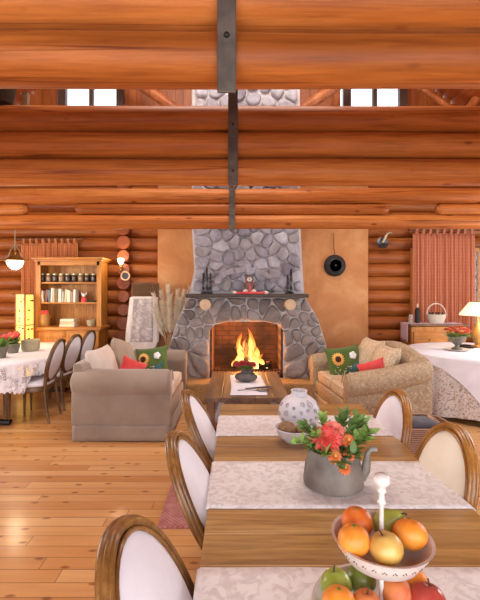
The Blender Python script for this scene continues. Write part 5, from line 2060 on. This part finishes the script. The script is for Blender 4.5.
# tall vase of dried plumes behind the tan sofa
px_ = (172 - 236) * 6.25 / F_PX - .04
vz = thing('floor_vase', 'brown floor vase of dried plumes between the wicker chair and the fireplace', 'vase', (px_, 6.42, 0))
M['clay'] = plain('brown_clay', '#8a6038', .6, .2, 8, bmp=.2)
MB().lathe([(0, 0), (.09, 0), (.13, .12), (.15, .35), (.12, .62), (.07, .78), (.065, .86), (.085, .90), (.075, .90), (.055, .86), (.06, .78), (0, .7)], 24).build('vase_body', M['clay'], vz)
M['plume'] = plain('dried_plume', '#ecdcc4', .9, .2, 14)
M['plume_tan'] = plain('tan_dried_plume', '#e2cfb4', .9, .2, 14)
rd = random.Random(23)
for i in range(15):
    a = 2 * PI * i / 15 + rd.uniform(-.2, .2)
    sp = rd.uniform(.06, .30)
    tip = Vector((sp * math.cos(a) * 1.05 - .01, sp * math.sin(a) * .6, rd.uniform(1.38, 1.74) - sp * .4))
    root = Vector((.02 * math.cos(a), .02 * math.sin(a), .55))
    mb = MB().tube([root, root.lerp(tip, .5) + Vector((0, 0, .03)), tip], [.004, .003, .0015], 5)
    d_ = (tip - root).normalized()
    for k in range(330):
        t = .42 + .58 * rd.random() ** .8
        p = root.lerp(tip, t)
        w = rd.uniform(0, 6.28)
        o = (Vector((math.cos(w), math.sin(w), 0)) * .40 + d_ * .8)
        o.normalize()
        L = rd.uniform(.07, .15) * (1.25 - .5 * t)
        q = o.orthogonal().normalized() * .005
        e = p + o * L - Vector((0, 0, .02))
        mb.add([p - q, p + q, e], [(0, 1, 2)])
    tag(mb.build('pampas_plume', M['plume'] if i % 2 else M['plume_tan'], loc=(px_, 6.42, 0)), ('pale cream' if i % 2 else 'browner') + ' dried feathery plume standing in the brown floor vase', 'dried plume', ('pale' if i % 2 else 'browner') + ' plumes in the floor vase')

# ------------------------------------------------------------------ on the walls
pn = at(335.5, 265.5, 6.84)
pan = thing('hanging_pan', 'round black iron pan hanging by a cord on the ochre plaster wall', 'pan', (pn.x, 6.886, pn.z))
Ry = Matrix.Rotation(R(90), 4, 'X')
MB().lathe([(0, .055), (.10, .055), (.15, .045), (.178, .02), (.182, .0), (.15, .0), (0, .0)], 36, M=Ry).build('pan_body', M['black'], pan)
MB().lathe([(.10, .056), (.108, .060), (.115, .056)], 30, M=Ry).lathe([(0, .056), (.02, .064), (0, .07)], 14, M=Ry).build('raised_ring', M['iron'], pan)
MB().tube([(0, -.01, .175), (-.018, -.008, .30), (-.022, -.006, .55)], .006, 6).build('cord', M['rod'], pan)
hp = at(384, 240, 7.0)
hr = thing('hunting_horn', 'dark round horn-like ornament with pale curled top on the log wall beside the red curtain', 'wall ornament', (hp.x, 6.99, hp.z))
MB().lathe([(0, .02), (.05, .03), (.095, .06), (.10, .07), (.085, .066), (.03, .045), (0, .04)], 24, M=Matrix.Translation((-.03, .06, -.05)) @ Ry).build('horn_bell', M['pewter'], hr)
MB().tube([(-.03, .0, -.04), (.01, -.03, .05), (.05, -.03, .11), (.10, -.02, .125), (.13, 0, .10)], [.03, .024, .018, .016, .012], 10).build('curled_tube', M['jar_lid'], hr)
# dark bracket near the curtain rod
# ------------------------------------------------------------------ log basket
lb_ = thing('log_basket', 'woven brown wicker basket on the floor behind the cream-padded chair', 'basket', (1.54, 3.50, 0))
M['wicker_tan'] = wicker('tan_wicker', '#6d4a3a', '#b58c74', 55)
pr = []
bw, bh = .245, .44
rs = [(.0, .90), (.02, .95), (.18, 1.0), (bh - .03, 1.03), (bh, 1.05), (bh + .008, 1.03), (bh, .97), (.03, .90)]
bkm = MB()
so = superell(0, 0, bw, .20, .5)
n = 40
for (z, q) in rs:
    bkm.v += [(so(i / n)[0] * q, so(i / n)[1] * q, z) for i in range(n)]
for r_ in range(len(rs) - 1):
    for i in range(n):
        j = (i + 1) % n
        bkm.f.append((r_ * n + i, r_ * n + j, (r_ + 1) * n + j, (r_ + 1) * n + i))
bkm.f.append(tuple(reversed(range(n))))
bkm.f.append(tuple((len(rs) - 1) * n + i for i in range(n)))
bkm.build('woven_body', M['wicker_tan'], lb_)
rim = MB().tube([(so(i / 40)[0] * 1.04, so(i / 40)[1] * 1.04, bh + .004) for i in range(40)], .014, 8, closed=True)
rim.build('rim', M['wicker_tan'], lb_)
M['slate_cloth'] = fabric('slate_cloth', '#3e3b42', '#54505a', 8)
def fold(u, vv):
    x, y = (u - .5) * .40, (vv - .5) * .30
    return (x, y, .43 + .025 * noise.noise((x * 9, y * 9, 1)) + .04 * (1 - (u * 2 - 1) ** 4) * (1 - (vv * 2 - 1) ** 4))
tag(MB().grid(fold, 20, 16).build('folded_cloth', M['slate_cloth'], loc=(1.54, 3.50, 0), solid=.01, ang=80), 'dark slate cloth bundled in the top of the wicker basket', 'cloth')
M['pale_wood'] = wood('pale_stick', '#a67c5c', '#c9a283', '#dcb99b', 'x', 9, .6, 0, .1)
for k, (a, b_, lab) in enumerate([(at(428, 416, 3.62), at(447, 429, 3.42), 'pale stick leaning out of the wicker basket, the upper of two'), (at(429, 417, 3.60), at(440, 431, 3.40), 'pale stick leaning out of the wicker basket, the steeper of two')]):
    dirv = (b_ - a)
    tag(MB().tube([a, a.lerp(b_, .5), b_ + dirv * .5], [.016, .017, .015], 8).build('wooden_stick', M['pale_wood']), lab, 'stick', 'sticks in the wicker basket')

# ------------------------------------------------------------------ perched on the brown beam
ox = at(6, 100, 3.5)
top_z = 3.020 + .112
lbk = thing('loft_basket', 'dark wicker basket standing on the brown log beam at the frame edge', 'basket', (ox.x - .06, 3.5, top_z + .022))
M['wicker_dark'] = wicker('dark_wicker', '#20160f', '#4b3826', 60)
MB().lathe([(0, 0), (.10, 0), (.11, .01), (.135, .16), (.14, .17), (.13, .17), (.10, .02), (0, .015)], 24).build('basket_body', M['wicker_dark'], lbk)
MB().tube([(.13 * math.cos(a), 0, .16 + .15 * math.sin(a)) for a in [PI * i / 14 for i in range(15)]], .009, 8).build('handle', M['wicker_dark'], lbk)
M['dusty_pink'] = plain('dusty_pink_petal', '#b58a86', .8, .25, 20)
M['dusty_blue'] = plain('dusty_lilac_petal', '#8f8695', .8, .25, 20)
rd = random.Random(7)
for i in range(9):
    mm_ = M['dusty_pink'] if i % 2 else M['dusty_blue']
    x, y = rd.uniform(-.10, .14), rd.uniform(-.10, .02)
    bl = MB()
    for k in range(22):
        w = rd.uniform(0, 6.28)
        bl.leaf((0, 0, 0), (math.cos(w), math.sin(w), rd.uniform(-.2, 1.2)), (0, 0, 1), .05, .022, .3, 3)
    bl.tube([(0, 0, 0), (-x * .5, -y * .5, -.09)], .003, 5)
    tag(bl.build('dried_flower', mm_, loc=(ox.x - .06 + x, 3.5 + y, top_z + .18 + rd.uniform(-.01, .05))), ('dusty pink' if i % 2 else 'greyish lilac') + ' dried flower head in the dark basket on the beam', 'dried flower', ('pink' if i % 2 else 'lilac') + ' dried flowers on the beam')
tag(MB().box((0, 0, .055), (.05, .05, .11), .006).box((0, 0, .115), (.055, .055, .012)).build('tin', M['jar_lid'], loc=(at(25.5, 106, 3.5).x, 3.5, top_z - .003)), 'small tan tin standing on the beam beside the dark basket', 'tin')
